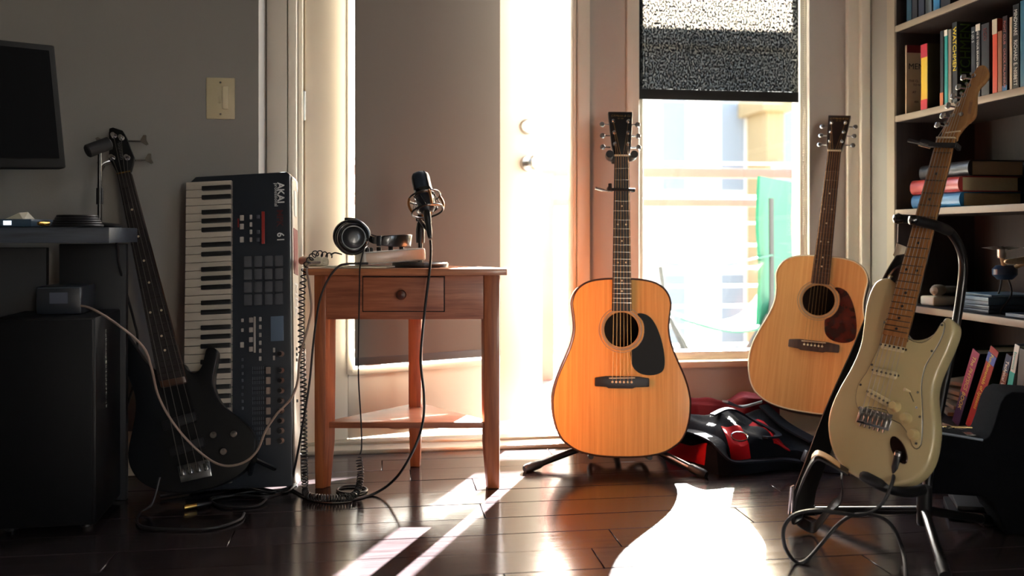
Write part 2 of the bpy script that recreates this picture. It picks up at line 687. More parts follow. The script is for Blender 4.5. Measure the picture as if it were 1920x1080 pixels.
# stub of wall between the far wall and the bookcase
Y_STUB = 2.714
struct('wall_right', MB().box(((X_CAB + X_E) / 2, (Y_STUB + Y_FAR) / 2, CEIL / 2), (X_E - X_CAB, Y_FAR - Y_STUB, CEIL)), WALL_GREY)

# baseboards
def baseboard(name, x0, x1, yf):
    b = MB().box(((x0 + x1) / 2, yf - 0.008, 0.06), (x1 - x0, 0.016, 0.122))
    o = struct(name, b, TRIM_M, 0.004)
    MB().box(((x0 + x1) / 2, yf - 0.022, 0.011), (x1 - x0, 0.014, 0.02)).build('shoe_moulding', TRIM_M, o, 0.005)
baseboard('baseboard_left', X_W, X_RET, Y_LEFT)
baseboard('baseboard_far', X_WIN_L - 0.2, X_CAB - 0.02, Y_FAR)

# door casing, jambs, threshold
tr = empty_structure('trim_1', (0, 0, 0))
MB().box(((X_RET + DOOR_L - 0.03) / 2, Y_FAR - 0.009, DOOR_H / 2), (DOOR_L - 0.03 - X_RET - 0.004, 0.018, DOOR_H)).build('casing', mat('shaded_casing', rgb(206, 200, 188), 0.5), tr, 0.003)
MB().box((DOOR_L - 0.016, Y_FAR - 0.014, DOOR_H / 2), (0.026, 0.028, DOOR_H)).build('casing_bead', TRIM_M, tr, 0.005)
MB().box((DOOR_R + 0.022, Y_FAR - 0.009, DOOR_H / 2), (0.04, 0.018, DOOR_H)).build('casing', TRIM_M, tr, 0.003)
MB().box((DOOR_L + 0.006, Y_FAR + 0.04, DOOR_H / 2), (0.012, 0.09, DOOR_H)).build('jamb', TRIM_M, tr, 0.002)
MB().box((DOOR_R - 0.005, Y_FAR + 0.04, DOOR_H / 2), (0.010, 0.09, DOOR_H)).build('jamb', TRIM_M, tr, 0.002)
MB().box(((DOOR_L + DOOR_R) / 2, Y_FAR + 0.04, DOOR_H - 0.006), (DOOR_R - DOOR_L, 0.09, 0.012)).build('head_jamb', TRIM_M, tr, 0.002)
th = MB().box(((DOOR_L + DOOR_R) / 2, Y_FAR + 0.05, 0.006), (DOOR_R - DOOR_L - 0.024, 0.17, 0.014))
th.box(((DOOR_L + DOOR_R) / 2, Y_FAR + 0.06, 0.016), (DOOR_R - DOOR_L - 0.024, 0.05, 0.012))
th.build('threshold', mat('aluminium_threshold', rgb(190, 180, 160), 0.4, 0.6), tr, 0.003)

# the door: a glazed leaf opened outwards
DA = math.radians(20.5)
dm = Matrix.Translation((DOOR_L + 0.018, Y_FAR + 0.03, 0.022)) @ Matrix.Rotation(DA, 4, 'Z')
door = empty_structure('door_1')
door.matrix_world = dm
DL, DHH = 0.855, 2.07
ST = 0.138                # stile width at the hinge
STR = 0.19                # stile width at the lock
DOOR_PAINT = mat('door_paint', rgb(222, 212, 192), 0.42, var=0.02, vscale=5)
MB().box((ST / 2, 0.021, DHH / 2), (ST, 0.042, DHH)).build('stile', DOOR_PAINT, door, 0.003)
MB().box((DL - STR / 2, 0.021, DHH / 2), (STR, 0.042, DHH)).build('stile', DOOR_PAINT, door, 0.003)
GB = 0.215
DCX = (ST + DL - STR) / 2
MB().box((DCX, 0.021, GB / 2), (DL - ST - STR, 0.042, GB)).build('bottom_rail', DOOR_PAINT, door, 0.003)
MB().box((DCX, 0.021, DHH - 0.07), (DL - ST - STR, 0.042, 0.14)).build('top_rail', DOOR_PAINT, door, 0.003)
bead = MB()
for x in (ST + 0.006, DL - STR - 0.006):
    bead.box((x, 0.004, (GB + DHH - 0.14) / 2), (0.022, 0.020, DHH - 0.14 - GB + 0.02))
bead.box((DCX, 0.004, GB - 0.003), (DL - ST - STR, 0.020, 0.022))
bead.box((DCX, 0.004, DHH - 0.137), (DL - ST - STR, 0.020, 0.022))
bead.build('glazing_bead', DOOR_PAINT, door, 0.004)
GLASS = glass_mat('window_glass')
MB().box((DCX, 0.021, (GB + DHH - 0.14) / 2), (DL - ST - STR + 0.01, 0.006, DHH - 0.14 - GB)).build('pane', GLASS, door)
lk = MB().lathe([(0.0, -0.018), (0.022, -0.018), (0.026, -0.012), (0.028, 0.0)], pointing((DL - 0.065, 0.0, 1.03), (0, 1, 0)) @ Matrix.Identity(4), 20)
lk.build('deadbolt', NICKEL, door)
hd = MB().lathe([(0.0, -0.012), (0.026, -0.012), (0.028, 0.0)], pointing((DL - 0.065, 0.0, 0.90), (0, 1, 0)), 20)
hd.lathe([(0.010, 0.0), (0.010, 0.03), (0.022, 0.038), (0.027, 0.05), (0.022, 0.062), (0.0, 0.066)], pointing((DL - 0.065, -0.01, 0.90), (0, -1, 0)), 20)
hd.build('door_knob', NICKEL, door)
for z in (0.25, 1.05, 1.85):
    MB().tube([(-0.004, 0.0, z - 0.045), (-0.004, 0.0, z + 0.045)], 0.006, 10).build('hinge', NICKEL, door)

# roller blind hung on the door leaf
sm = dm @ Matrix.Translation((ST + 0.012, -0.028, 0))
DOOR_SHADE = shade_mat('grey_blind_cloth', rgb(122, 116, 108), 0.0, 0.012, 0.02, (500, 500, 300))
bl = thing('roller_blind', 'grey roller blind hanging over the glass of the open balcony door', 'blind', sm)
SW = DL - ST - STR - 0.008
SB = 0.235
MB().box((SW / 2, 0, (SB + DHH - 0.1) / 2), (SW, 0.0016, DHH - 0.1 - SB)).build('blind_cloth', DOOR_SHADE, bl)
MB().box((SW / 2, 0, SB + 0.012), (SW, 0.007, 0.026)).build('hem_bar', mat('hem_dark', rgb(92, 88, 84), 0.7), bl, 0.002)
MB().tube([(0.0, 0.004, DHH - 0.09), (SW, 0.004, DHH - 0.09)], 0.02, 16).build('roller', DOOR_SHADE, bl)

# window
win = empty_structure('window_1')
fm = TRIM_M
wf = MB()
FY = Y_FAR + 0.05
wf.box((X_WIN_L + 0.012, FY, (WIN_B + WIN_T) / 2), (0.024, 0.06, WIN_T - WIN_B))
wf.box((X_WIN_R - 0.012, FY, (WIN_B + WIN_T) / 2), (0.024, 0.06, WIN_T - WIN_B))
wf.box(((X_WIN_L + X_WIN_R) / 2, FY, WIN_B + 0.014), (X_WIN_R - X_WIN_L, 0.06, 0.028))
wf.box(((X_WIN_L + X_WIN_R) / 2, FY, WIN_T - 0.014), (X_WIN_R - X_WIN_L, 0.06, 0.028))
wf.build('window_frame', fm, win, 0.003)
MB().box(((X_WIN_L + X_WIN_R) / 2, FY, (WIN_B + WIN_T) / 2), (X_WIN_R - X_WIN_L - 0.03, 0.006, WIN_T - WIN_B - 0.04)).build('pane', GLASS, win)
MB().box(((X_WIN_L + X_WIN_R) / 2, Y_FAR + 0.02, WIN_B - 0.010), (X_WIN_R - X_WIN_L + 0.05, 0.09, 0.022)).build('window_sill', mat('sill_wood', rgb(224, 205, 178), 0.4), win, 0.004)
MB().box((X_WIN_L - 0.02, Y_FAR - 0.008, (WIN_B + WIN_T) / 2), (0.042, 0.016, WIN_T - WIN_B + 0.04)).build('window_casing', TRIM_M, win, 0.004)
# moulding in the corner right of the window
cm = MB()
cm.box((X_CAB - 0.052, Y_FAR - 0.010, CEIL / 2), (0.045, 0.020, CEIL))
cm.box((X_CAB - 0.018, Y_FAR - 0.018, CEIL / 2), (0.034, 0.036, CEIL))
struct('trim_2', cm, TRIM_M, 0.005)

# roller blind half drawn over the window
WSH = shade_mat('dark_blind_cloth', rgb(30, 32, 34), 0.0, 0.34, 0.02, (240, 240, 140))
SBW = PY(1340, 189, Y_FAR + 0.02).z
b2 = thing('roller_blind', 'black roller blind half drawn over the window, chain at its right', 'blind', (X_WIN_L, Y_FAR + 0.012, 0))
BW0, BW1 = 0.0, PY(1497, 200, Y_FAR + 0.012).x - X_WIN_L
MB().box(((BW0 + BW1) / 2, 0, (SBW + 0.03 + WIN_T) / 2), (BW1 - BW0, 0.0016, WIN_T - SBW - 0.03)).build('blind_cloth', WSH, b2)
MB().box(((BW0 + BW1) / 2, 0, SBW + 0.016), (BW1 - BW0, 0.008, 0.034)).build('hem_bar', BLACK_MATT, b2, 0.002)
MB().tube([(BW0, 0.004, WIN_T - 0.02), (BW1, 0.004, WIN_T - 0.02)], 0.02, 16).build('roller', BLACK_MATT, b2)
ch = MB()
cz0 = PY(1500, 440, Y_FAR).z
zz = cz0
while zz < WIN_T - 0.02:
    for dx in (0.0, 0.009):
        ch.lathe([(0.0, -0.0024), (0.0021, -0.0012), (0.0021, 0.0012), (0.0, 0.0024)], Matrix.Translation((BW1 + 0.008 + dx, -0.02, zz)), 6)
    zz += 0.0075
ch.build('bead_chain', mat('chain_plastic', rgb(205, 200, 188), 0.4), b2)

# light switch
lsm = PY(414, 185, Y_LEFT)
ls = thing('light_switch', 'ivory dimmer switch plate on the dim grey wall', 'light switch', (lsm.x, Y_LEFT, lsm.z))
SWM = mat('switch_plastic', rgb(196, 184, 150), 0.45)
MB().box((0, -0.003, 0), (0.079, 0.006, 0.118)).build('wall_plate', SWM, ls, 0.003)
MB().box((0.014, -0.0075, 0.002), (0.017, 0.009, 0.066)).build('paddle', mat('switch_paddle', rgb(214, 202, 168), 0.4), ls, 0.003)
MB().box((-0.002, -0.0068, -0.005), (0.006, 0.006, 0.018)).build('dimmer_slide', SWM, ls, 0.001)
for zz in (-0.045, 0.045):
    MB().lathe([(0.003, -0.0005), (0.003, 0.001), (0.0, 0.0013)], pointing((0, -0.006, zz), (0, -1, 0)), 8).build('screw', NICKEL, ls)
# ------------------------------------------------------------------ balcony and the street beyond
DECK = mat('balcony_deck', rgb(92, 88, 82), 0.8, var=0.06, vscale=8)
dk = struct('balcony_floor', MB().box((0.8, 4.05, -0.10), (8.0, 2.3, 0.14)), DECK)
RY = 4.35
rail = thing('balcony_railing', 'balcony railing with orange wooden rails and white bars outside the door', 'railing', (0, RY, -0.03))
RW = mat('rail_wood', rgb(150, 94, 84), 0.6, var=0.12, vscale=4)
RM = mat('rail_white', rgb(226, 222, 214), 0.5)
def rz(py):
    return PY(1340, py, RY).z + 0.03
for py, hh in ((325, 0.045), (380, 0.04)):
    MB().box((1.0, 0, rz(py)), (6.0, 0.07, hh)).build('rail', RW, rail, 0.004)
for py in (305, 367, 418, 460, 503, 537, 575, 612, 648):
    MB().tube([(-2.0, 0.03, rz(py)), (4.0, 0.03, rz(py))], 0.008, 6).build('bar', RM, rail)
for px in (700, 1022, 1500):
    x = PY(px, 440, RY).x
    MB().box((x, -0.01, 0.5), (0.075, 0.075, 1.0)).build('post', RW, rail, 0.004)

# green folding camp chair seen from its side, facing left
GC = mat('green_canvas', rgb(10, 104, 76), 0.75, bump=0.2, bscale=300)
GC2 = mat('pale_green_canvas', rgb(84, 132, 116), 0.8, bump=0.2, bscale=300)
CHM = mat('chair_tube', rgb(66, 68, 70), 0.5, 0.0)
CYC = 3.72
def C(px, py, d=0.0):
    return W(px, py, CYC + d)
cc0 = C(1350, 668); cc0.z = -0.03
chair = thing('camping_chair', 'green canvas folding chair on the balcony beyond the window', 'chair', (cc0.x, cc0.y, -0.03))
def cl(p):
    return Vector(p) - Vector((cc0.x, cc0.y, -0.03))
ZD = CAM_H + 0.03
def foot(px, d):
    yc = CYC + d
    return Vector(((px - 960) * yc / FOC * CY + yc * SY, -(px - 960) * yc / FOC * SY + yc * CY, -0.03))
for d in (0.0, 0.42):
    MB().tube([cl(C(1446, 372, d)), cl(C(1447, 560, d)), cl(C(1440, 640, d))], 0.011, 8).build('back_post', CHM, chair)
    MB().tube([cl(C(1440, 590, d)), cl(foot(1355, d))], 0.010, 8).build('leg', CHM, chair)
    MB().tube([cl(C(1255, 595, d)), cl(foot(1330, d))], 0.010, 8).build('leg', CHM, chair)
    MB().tube([cl(C(1238, 500, d)), cl(C(1252, 600, d))], 0.009, 8).build('arm_post', CHM, chair)
    top = [cl(C(x, yy, d)) for x, yy in ((1222, 487), (1290, 500), (1350, 498), (1400, 488), (1446, 478))]
    MB().ribbon(smooth_path(top, 4), [FWD * 0.06] * 17, 0.006).build('armrest', GC2, chair)
bk = []
for px, py in ((1455, 336), (1452, 420), (1456, 500), (1452, 600)):
    bk.append((px, py))
pts = smooth_path([cl(C(px, py, 0.21)) for px, py in bk], 5)
MB().ribbon(pts, [FWD * 0.44 + RIGHT * 0.27] * len(pts), 0.012).build('back_canvas', GC, chair)
pts = smooth_path([cl(C(px, py, 0.21)) for px, py in ((1258, 588), (1300, 602), (1360, 612), (1410, 600), (1446, 560))], 5)
MB().ribbon(pts, [FWD * 0.44] * len(pts), 0.01).build('seat_canvas', GC2, chair)

# building across the street
bm_ = MB().box((0, 0, 0), (1, 1, 1))
FAC = mat('pale_render', rgb(205, 196, 182), 0.85, var=0.05, vscale=1.2)
FAC2 = mat('ochre_render', rgb(150, 128, 92), 0.85, var=0.05, vscale=1.2)
WINM = mat('far_window_glass', rgb(128, 134, 140), 0.5)
YB = 13.0
street = struct('street', MB().box((2, 20, -6.2), (80, 60, 0.4)), mat('street_paving', rgb(110, 106, 100), 0.9))
def building(name, label, px0, px1, pytop, yb, m, cols, rows, dp=6.0):
    x0, x1 = PY(px0, 440, yb).x, PY(px1, 440, yb).x
    zt = PY((px0 + px1) / 2, pytop, yb).z
    t = thing(name, label, 'building', ((x0 + x1) / 2, yb, -6.0))
    hgt = zt + 6.0
    MB().box((0, dp / 2, hgt / 2), (x1 - x0, dp, hgt)).build('wall', m, t)
    MB().box((0, dp / 2, hgt + 0.1), (x1 - x0 + 0.2, dp + 0.2, 0.25)).build('parapet', m, t)
    wdt = x1 - x0
    for i in range(cols):
        for j in range(rows):
            x = -wdt / 2 + wdt * (i + 0.5) / cols
            z = hgt - 1.5 - j * 2.6
            if z < 1.0:
                continue
            f = MB().box((x, -0.03, z), (wdt / cols * 0.46, 0.1, 1.5)).build('window', RM, t)
            MB().box((x, -0.06, z), (wdt / cols * 0.40, 0.06, 1.36)).build('pane', WINM, f)
    return t
building('apartment_block', 'pale apartment block across the street seen through the window', 1092, 1530, 84, YB, FAC, 4, 3)
building('apartment_block', 'narrow ochre stair tower standing before the pale apartment block', 1438, 1470, 205, YB - 1.0, FAC2, 1, 3, 0.7)
building('apartment_block', 'low pale house across the street seen through the open door', 975, 1066, 165, YB, FAC, 2, 3)
# ------------------------------------------------------------------ corner table
TY = 2.395
TX0, TX1 = (589 - 960) * TY / FOC, (937 - 960) * TY / FOC
TXC = (TX0 + TX1) / 2
HWL = (TX1 - TX0) / 2
TM = frame(CW(TXC, TY, 0), RIGHT, UP)
TABLE_TOP = 0.583
TW_V = wood('cherry_upright', rgb(124, 62, 32), rgb(174, 98, 54), stretch=(26, 26, 1.6), rough=0.42, coat=0.15, bump=0.06)
TW_H = wood('cherry_board', rgb(126, 68, 44), rgb(178, 106, 72), stretch=(1.8, 30, 30), rough=0.42, coat=0.15, bump=0.06)
TW_T = wood('cherry_top', rgb(138, 78, 48), rgb(188, 118, 76), stretch=(1.8, 22, 22), rough=0.36, coat=0.2, bump=0.05)
table = thing('corner_table', 'reddish wooden corner table with one drawer and a low shelf', 'table', TM)
top = [(-0.270, -0.022), (0.265, -0.022), (0.265, 0.035), (0.035, 0.272), (-0.035, 0.272), (-0.270, 0.035)]
MB().flat(top, TABLE_TOP - 0.0175, TABLE_TOP).build('table_top', TW_T, table, 0.002)
ZA0 = 0.448
def leg(pts_top, shift, name='leg'):
    """tapered leg: lower end swings in a little"""
    rows = [(TABLE_TOP - 0.018, 0.0, 1.0), (0.30, 0.0, 0.97), (0.12, 0.06, 0.93), (0.0, 0.42, 0.72)]
    n = len(pts_top)
    cx = sum(p[0] for p in pts_top) / n; cy = sum(p[1] for p in pts_top) / n
    vs = []; fs = []
    for z, s, k in rows:
        for x, y in pts_top:
            vs.append((cx + (x - cx) * k + shift[0] * s, cy + (y - cy) * k + shift[1] * s, z))
    for i in range(len(rows) - 1):
        for k in range(n):
            k2 = (k + 1) % n
            fs.append((i * n + k, i * n + k2, (i + 1) * n + k2, (i + 1) * n + k))
    fs.append(tuple(range(n))); fs.append(tuple((len(rows) - 1) * n + k for k in range(n)))
    MB().add(vs, fs).build(name, TW_V, table, 0.0015)
leg([(-HWL, 0), (-HWL + 0.030, 0), (-HWL + 0.052, 0.030), (-HWL + 0.028, 0.052), (-HWL, 0.030)], (-0.012, 0))
leg([(HWL, 0), (HWL, 0.030), (HWL - 0.028, 0.052), (HWL - 0.050, 0.020), (HWL - 0.042, 0)], (0.014, 0))
leg([(-0.022, 0.222), (0.016, 0.222), (0.016, 0.262), (-0.022, 0.262)], (0.0, 0))
ap = MB()
ap.box((0, 0.012, (ZA0 + TABLE_TOP - 0.018) / 2), (2 * HWL - 0.05, 0.016, TABLE_TOP - 0.018 - ZA0))
ap.build('apron', TW_H, table, 0.001)
for s in (-1, 1):
    p0 = Vector((s * (HWL - 0.015), 0.04, 0)); p1 = Vector((s * 0.012, 0.245, 0))
    d = (p1 - p0).normalized(); nn = Vector((-d.y, d.x, 0)) * 0.007
    q = [p0 - nn, p1 - nn, p1 + nn, p0 + nn]
    if s > 0:
        q = q[::-1]
    MB().hexa([v + Vector((0, 0, ZA0)) for v in q] + [v + Vector((0, 0, TABLE_TOP - 0.018)) for v in q]).build('apron', TW_V, table)
dx0, dx1 = (681 - 960) * TY / FOC - TXC, (832 - 960) * TY / FOC - TXC
dz0, dz1 = CAM_H - (583 - 440) * TY / FOC, CAM_H - (520 - 440) * TY / FOC
gr = MB()
GV = mat('drawer_gap', rgb(34, 14, 8), 0.8)
for a, b, c_, d_ in ((dx0 - 0.003, dx1 + 0.003, dz0 - 0.003, dz0), (dx0 - 0.003, dx1 + 0.003, dz1, dz1 + 0.003), (dx0 - 0.003, dx0, dz0, dz1), (dx1, dx1 + 0.003, dz0, dz1)):
    gr.box(((a + b) / 2, 0.0038, (c_ + d_) / 2), (b - a, 0.0012, d_ - c_))
dr = MB().box(((dx0 + dx1) / 2, 0.003, (dz0 + dz1) / 2), (dx1 - dx0, 0.010, dz1 - dz0)).build('drawer', TW_H, table, 0.0012)
gr.build('drawer_gap', GV, dr)
MB().lathe([(0.005, 0.0), (0.006, 0.008), (0.012, 0.013), (0.0135, 0.018), (0.011, 0.023), (0.0, 0.025)],
           pointing(((754 - 960) * TY / FOC - TXC, -0.002, CAM_H - (552 - 440) * TY / FOC), (0, -1, 0)), 20).build('knob', wood('knob_wood', rgb(60, 24, 14), rgb(84, 36, 20), rough=0.3), dr)
sh = [(-HWL + 0.03, 0.012), (HWL - 0.03, 0.012), (HWL - 0.03, 0.035), (0.03, 0.262), (-0.03, 0.262), (-HWL + 0.03, 0.035)]
MB().flat(sh, 0.158, 0.174).build('shelf', TW_H, table, 0.0015)
MB().lathe([(0.0, 0), (0.034, 0), (0.036, 0.006), (0.036, 0.014)], Matrix.Translation((-0.03, 0.1, 0.143)), 20).build('shelf_disc', mat('pale_felt', rgb(190, 150, 110), 0.8), table)

# ------------------------------------------------------------------ things on the table
def T(px, py, yc):
    return W(px, py, yc)
ZT = TABLE_TOP + 0.0006
# loose paper with its left end rolled up
pc = CW((660 - 960) * 2.44 / FOC, 2.44, ZT)
sheet = thing('rolled_paper', 'cream paper lying on the table, its left end rolled into a scroll', 'paper', frame(pc, RIGHT, UP))
x0 = (612 - 960) * 2.43 / FOC - (660 - 960) * 2.44 / FOC
MB().flat([(x0 + 0.0, -0.028), (0.10, -0.050), (0.115, 0.02), (0.02, 0.055), (x0 - 0.03, 0.05)], 0.0, 0.004).build('sheet', PAPER, sheet, 0.001)
roll = []
ax0 = Vector((x0, -0.03, 0.0165)); ax1 = Vector((x0 - 0.078, 0.045, 0.0165))
rd = (ax1 - ax0).normalized(); side = rd.cross(UP).normalized()
prof = []
for k in range(44):
    a = k / 43 * 5.2 * math.pi
    r = 0.0150 - 0.0118 * (k / 43)
    prof.append((math.cos(a - 1.57) * r, math.sin(a - 1.57) * r))
vs = []; fs = []
for u, v_ in prof:
    vs.append(ax0 + side * u + UP * v_)
    vs.append(ax1 + side * u + UP * v_)
for k in range(43):
    fs.append((2 * k, 2 * k + 2, 2 * k + 3, 2 * k + 1))
rp = MB().add(vs, fs).build('scroll', PAPER, sheet)
sol = rp.modifiers.new('thickness', 'SOLIDIFY'); sol.thickness = 0.0012

# microphone stand with round base
mp0 = CW((788 - 960) * 2.50 / FOC, 2.50, TABLE_TOP)
mst = thing('microphone_stand', 'black round-base desk microphone stand on the corner table', 'microphone stand', frame(mp0, RIGHT, UP))
DB = mat('stand_base', rgb(34, 34, 36), 0.35, coat=0.2)
MB().lathe([(0.0, 0.0), (0.076, 0.0), (0.078, 0.003), (0.078, 0.010), (0.074, 0.0135), (0.0, 0.015)], None, 40).build('base', DB, mst)
zp = W(788, 418, 2.50).z - TABLE_TOP
MB().lathe([(0.0065, 0.012), (0.0065, zp)], None, 14).build('pole', BLACK_METAL, mst)
MB().lathe([(0.0, zp - 0.055), (0.0115, zp - 0.055), (0.0125, zp - 0.05), (0.0125, zp - 0.02), (0.010, zp - 0.004), (0.010, zp), (0.0, zp)], None, 16).build('clutch', BLACK_PL, mst)
br = MB().box((0.0, 0.0, zp + 0.006), (0.013, 0.018, 0.034))
br.lathe([(0.004, -0.012), (0.006, -0.012), (0.006, 0.012), (0.004, 0.012)], pointing((0, 0, zp + 0.01), (1, 0, 0)), 10)
br.build('swivel', BLACK_PL, mst, 0.002)

# the microphone in its cradle of rings
mdir = (W(784, 318, 2.49) - W(803, 405, 2.44)).normalized()
mb0 = W(801, 392, 2.445)
MM = frame(mb0, RIGHT, mdir)
mic = thing('condenser_microphone', 'black side-address microphone held in a spider shock mount', 'microphone', MM)
MIC_B = mat('mic_body', rgb(26, 32, 40), 0.4, coat=0.1)
GRILL = mat('mic_mesh', rgb(40, 50, 62), 0.45, 0.5, bump=0.9, bscale=900)
MB().lathe([(0.0, -0.012), (0.014, -0.012), (0.020, -0.004), (0.0235, 0.004), (0.0245, 0.02), (0.0245, 0.046)], None, 28).build('body', MIC_B, mic)
MB().lathe([(0.0255, 0.046), (0.0262, 0.049), (0.0262, 0.054), (0.0255, 0.057)], None, 28).build('collar', BLACK_GLOSS, mic)
MB().lathe([(0.0252, 0.056), (0.0252, 0.094), (0.0235, 0.102), (0.018, 0.1075), (0.009, 0.110), (0.0, 0.1105)], None, 28).build('grille', GRILL, mic)
fr_ = MB()
for a in (0, math.pi / 2, math.pi, 3 * math.pi / 2):
    ca, sa = math.cos(a + 0.7), math.sin(a + 0.7)
    fr_.tube([(ca * 0.0262, sa * 0.0262, 0.054), (ca * 0.0262, sa * 0.0262, 0.094), (ca * 0.022, sa * 0.022, 0.104), (ca * 0.010, sa * 0.010, 0.111), (0, 0, 0.1115)], 0.0018, 6)
fr_.build('grille_frame', BLACK_PL, mic)
MB().lathe([(0.0, -0.0135), (0.0105, -0.0135), (0.0105, -0.006)], None, 18).build('badge', GOLD, mic)
sm_ = thing('shock_mount', 'spider shock mount of two rings and cords round the black microphone', 'shock mount', MM)
for nm, r, z in (('inner_ring', 0.0275, 0.040), ('inner_ring', 0.0275, 0.000), ('outer_ring', 0.043, 0.036), ('outer_ring', 0.043, -0.006)):
    MB().tube([(r * math.cos(a), r * math.sin(a), z) for a in [2 * math.pi * k / 36 for k in range(36)]], 0.0028, 8, closed=True).build(nm, BLACK_METAL, sm_)
for k in range(4):
    a = k * math.pi / 2 + 0.35
    pts = []
    for t in range(7):
        u = t / 6
        rr = 0.043 + 0.006 * math.sin(math.pi * u)
        pts.append((rr * math.cos(a), rr * math.sin(a), -0.006 + 0.042 * u))
    MB().tube(pts, 0.0036, 8).build('strut', mat('mount_bronze', rgb(150, 96, 48), 0.3, 0.6), sm_)
for k in range(8):
    a = k * math.pi / 4
    b = a + 0.4 * (1 if k % 2 else -1)
    z0 = 0.036 if k % 2 else -0.006
    MB().tube([(0.043 * math.cos(a), 0.043 * math.sin(a), z0), (0.0275 * math.cos(b), 0.0275 * math.sin(b), 0.04 if z0 < 0.01 else 0.0)], 0.0011, 5).build('cord', RUBBER, sm_)
MB().tube([(-0.047 * 0.6, 0.047 * 0.8, -0.006), (-0.02, 0.05, -0.02), (-0.012, 0.048, -0.04)], 0.005, 8).build('bracket', BLACK_METAL, sm_)

# microphone cable: plug, then down in front of the table to the floor
p_plug0 = W(800, 396, 2.425); p_plug1 = W(807, 450, 2.395)
cab = thing('microphone_cable', 'black cable hanging from the microphone in front of the drawer to the floor', 'cable', p_plug0)
L = lambda p: Vector(p) - p_plug0
dpl = (p_plug1 - p_plug0)
MB().lathe([(0.0, 0.0), (0.0095, 0.0), (0.0100, 0.004), (0.0095, 0.032), (0.0078, 0.036), (0.0080, 0.058), (0.0058, 0.074), (0.0045, 0.078)], pointing((0, 0, 0), dpl), 18).build('plug', BLACK_PL, cab)
pts = [p_plug1, W(808, 470, 2.385), W(806, 503, 2.362), W(799, 560, 2.350), W(792, 625, 2.345), W(789, 680, 2.34), W(795, 740, 2.335), W(793, 790, 2.31), W(777, 840, 2.28), W(745, 893, 2.31), G(705, 924, 0.006), G(650, 938, 0.004), G(590, 936, 0.004), G(540, 912, 0.004), G(552, 906, 0.01), G(530, 922, 0.004), G(440, 905, 0.004)]
MB().tube([L(p) for p in smooth_path(pts, 8)], 0.0034, 8).build('cord', RUBBER, cab)

# audio interface: white wedge-edged box propped on the microphone base
ic = CW((682 - 960) * 2.405 / FOC, 2.405, TABLE_TOP + 0.0075)
im = frame(ic, (RIGHT * math.cos(math.radians(20)) + FWD * math.sin(math.radians(20)) + UP * 0.075), UP + RIGHT * -0.07)
itf = thing('audio_interface', 'white slab-shaped audio interface with dark knobs under the headphones', 'audio interface', im)
IW = mat('interface_white', rgb(205, 200, 190), 0.35)
MB().box((0.085, 0.058, 0.018), (0.172, 0.118, 0.034)).build('case', IW, itf, 0.006, 3)
MB().box((0.085, -0.0005, 0.018), (0.155, 0.002, 0.027)).build('front_panel', mat('interface_panel', rgb(196, 172, 150), 0.3), itf, 0.001)
for x, y in ((0.016, 0.018), (0.028, 0.03), (0.048, 0.022), (0.080, 0.02), (0.112, 0.03)):
    MB().lathe([(0.0, 0.0), (0.0065, 0.0), (0.0065, 0.009), (0.0055, 0.0105), (0.0, 0.0105)], Matrix.Translation((x, y, 0.035)), 16).build('knob', BLACK_PL, itf)

# headphones resting on the interface
hp0 = W(664, 470, 2.44)
hm = frame(Vector((hp0.x, hp0.y, hp0.z)), RIGHT, UP)
hp = thing('headphones', 'black studio headphones lying on the white audio interface', 'headphones', hm)
HPM = mat('headphone_plastic', rgb(20, 23, 28), 0.3, coat=0.2)
PADM = mat('ear_pad', rgb(16, 17, 19), 0.6, bump=0.3, bscale=120)
c1 = Vector((0.004, -0.045, 0.034)); a1 = Vector((0.28, -0.95, 0.10)).normalized()
c2 = Vector((-0.018, 0.030, 0.040)); a2 = Vector((-0.25, 0.95, 0.10)).normalized()
hprof = [(0.0, 0.026), (0.018, 0.0265), (0.030, 0.024), (0.037, 0.018), (0.040, 0.010), (0.041, 0.0)]
for c_, a_ in ((c1, a1), (c2, a2)):
    m_ = pointing(c_, a_)
    MB().lathe([(0.041, -0.002), (0.0415, 0.006), (0.040, 0.012), (0.036, 0.019), (0.033, 0.0205), (0.029, 0.020), (0.026, 0.0225), (0.012, 0.024), (0.0, 0.0242)], m_, 36).build('ear_cup', HPM, hp)
    MB().lathe([(0.028, -0.020), (0.036, -0.022), (0.044, -0.018), (0.0455, -0.010), (0.044, -0.003), (0.036, -0.001)], m_, 36).build('ear_pad', PADM, hp)
    MB().tube([m_ @ Vector((0.034 * math.cos(t), 0.034 * math.sin(t), 0.0205)) for t in [2 * math.pi * k / 30 for k in range(30)]], 0.0016, 6, closed=True).build('cup_ring', BLACK_GLOSS, hp)
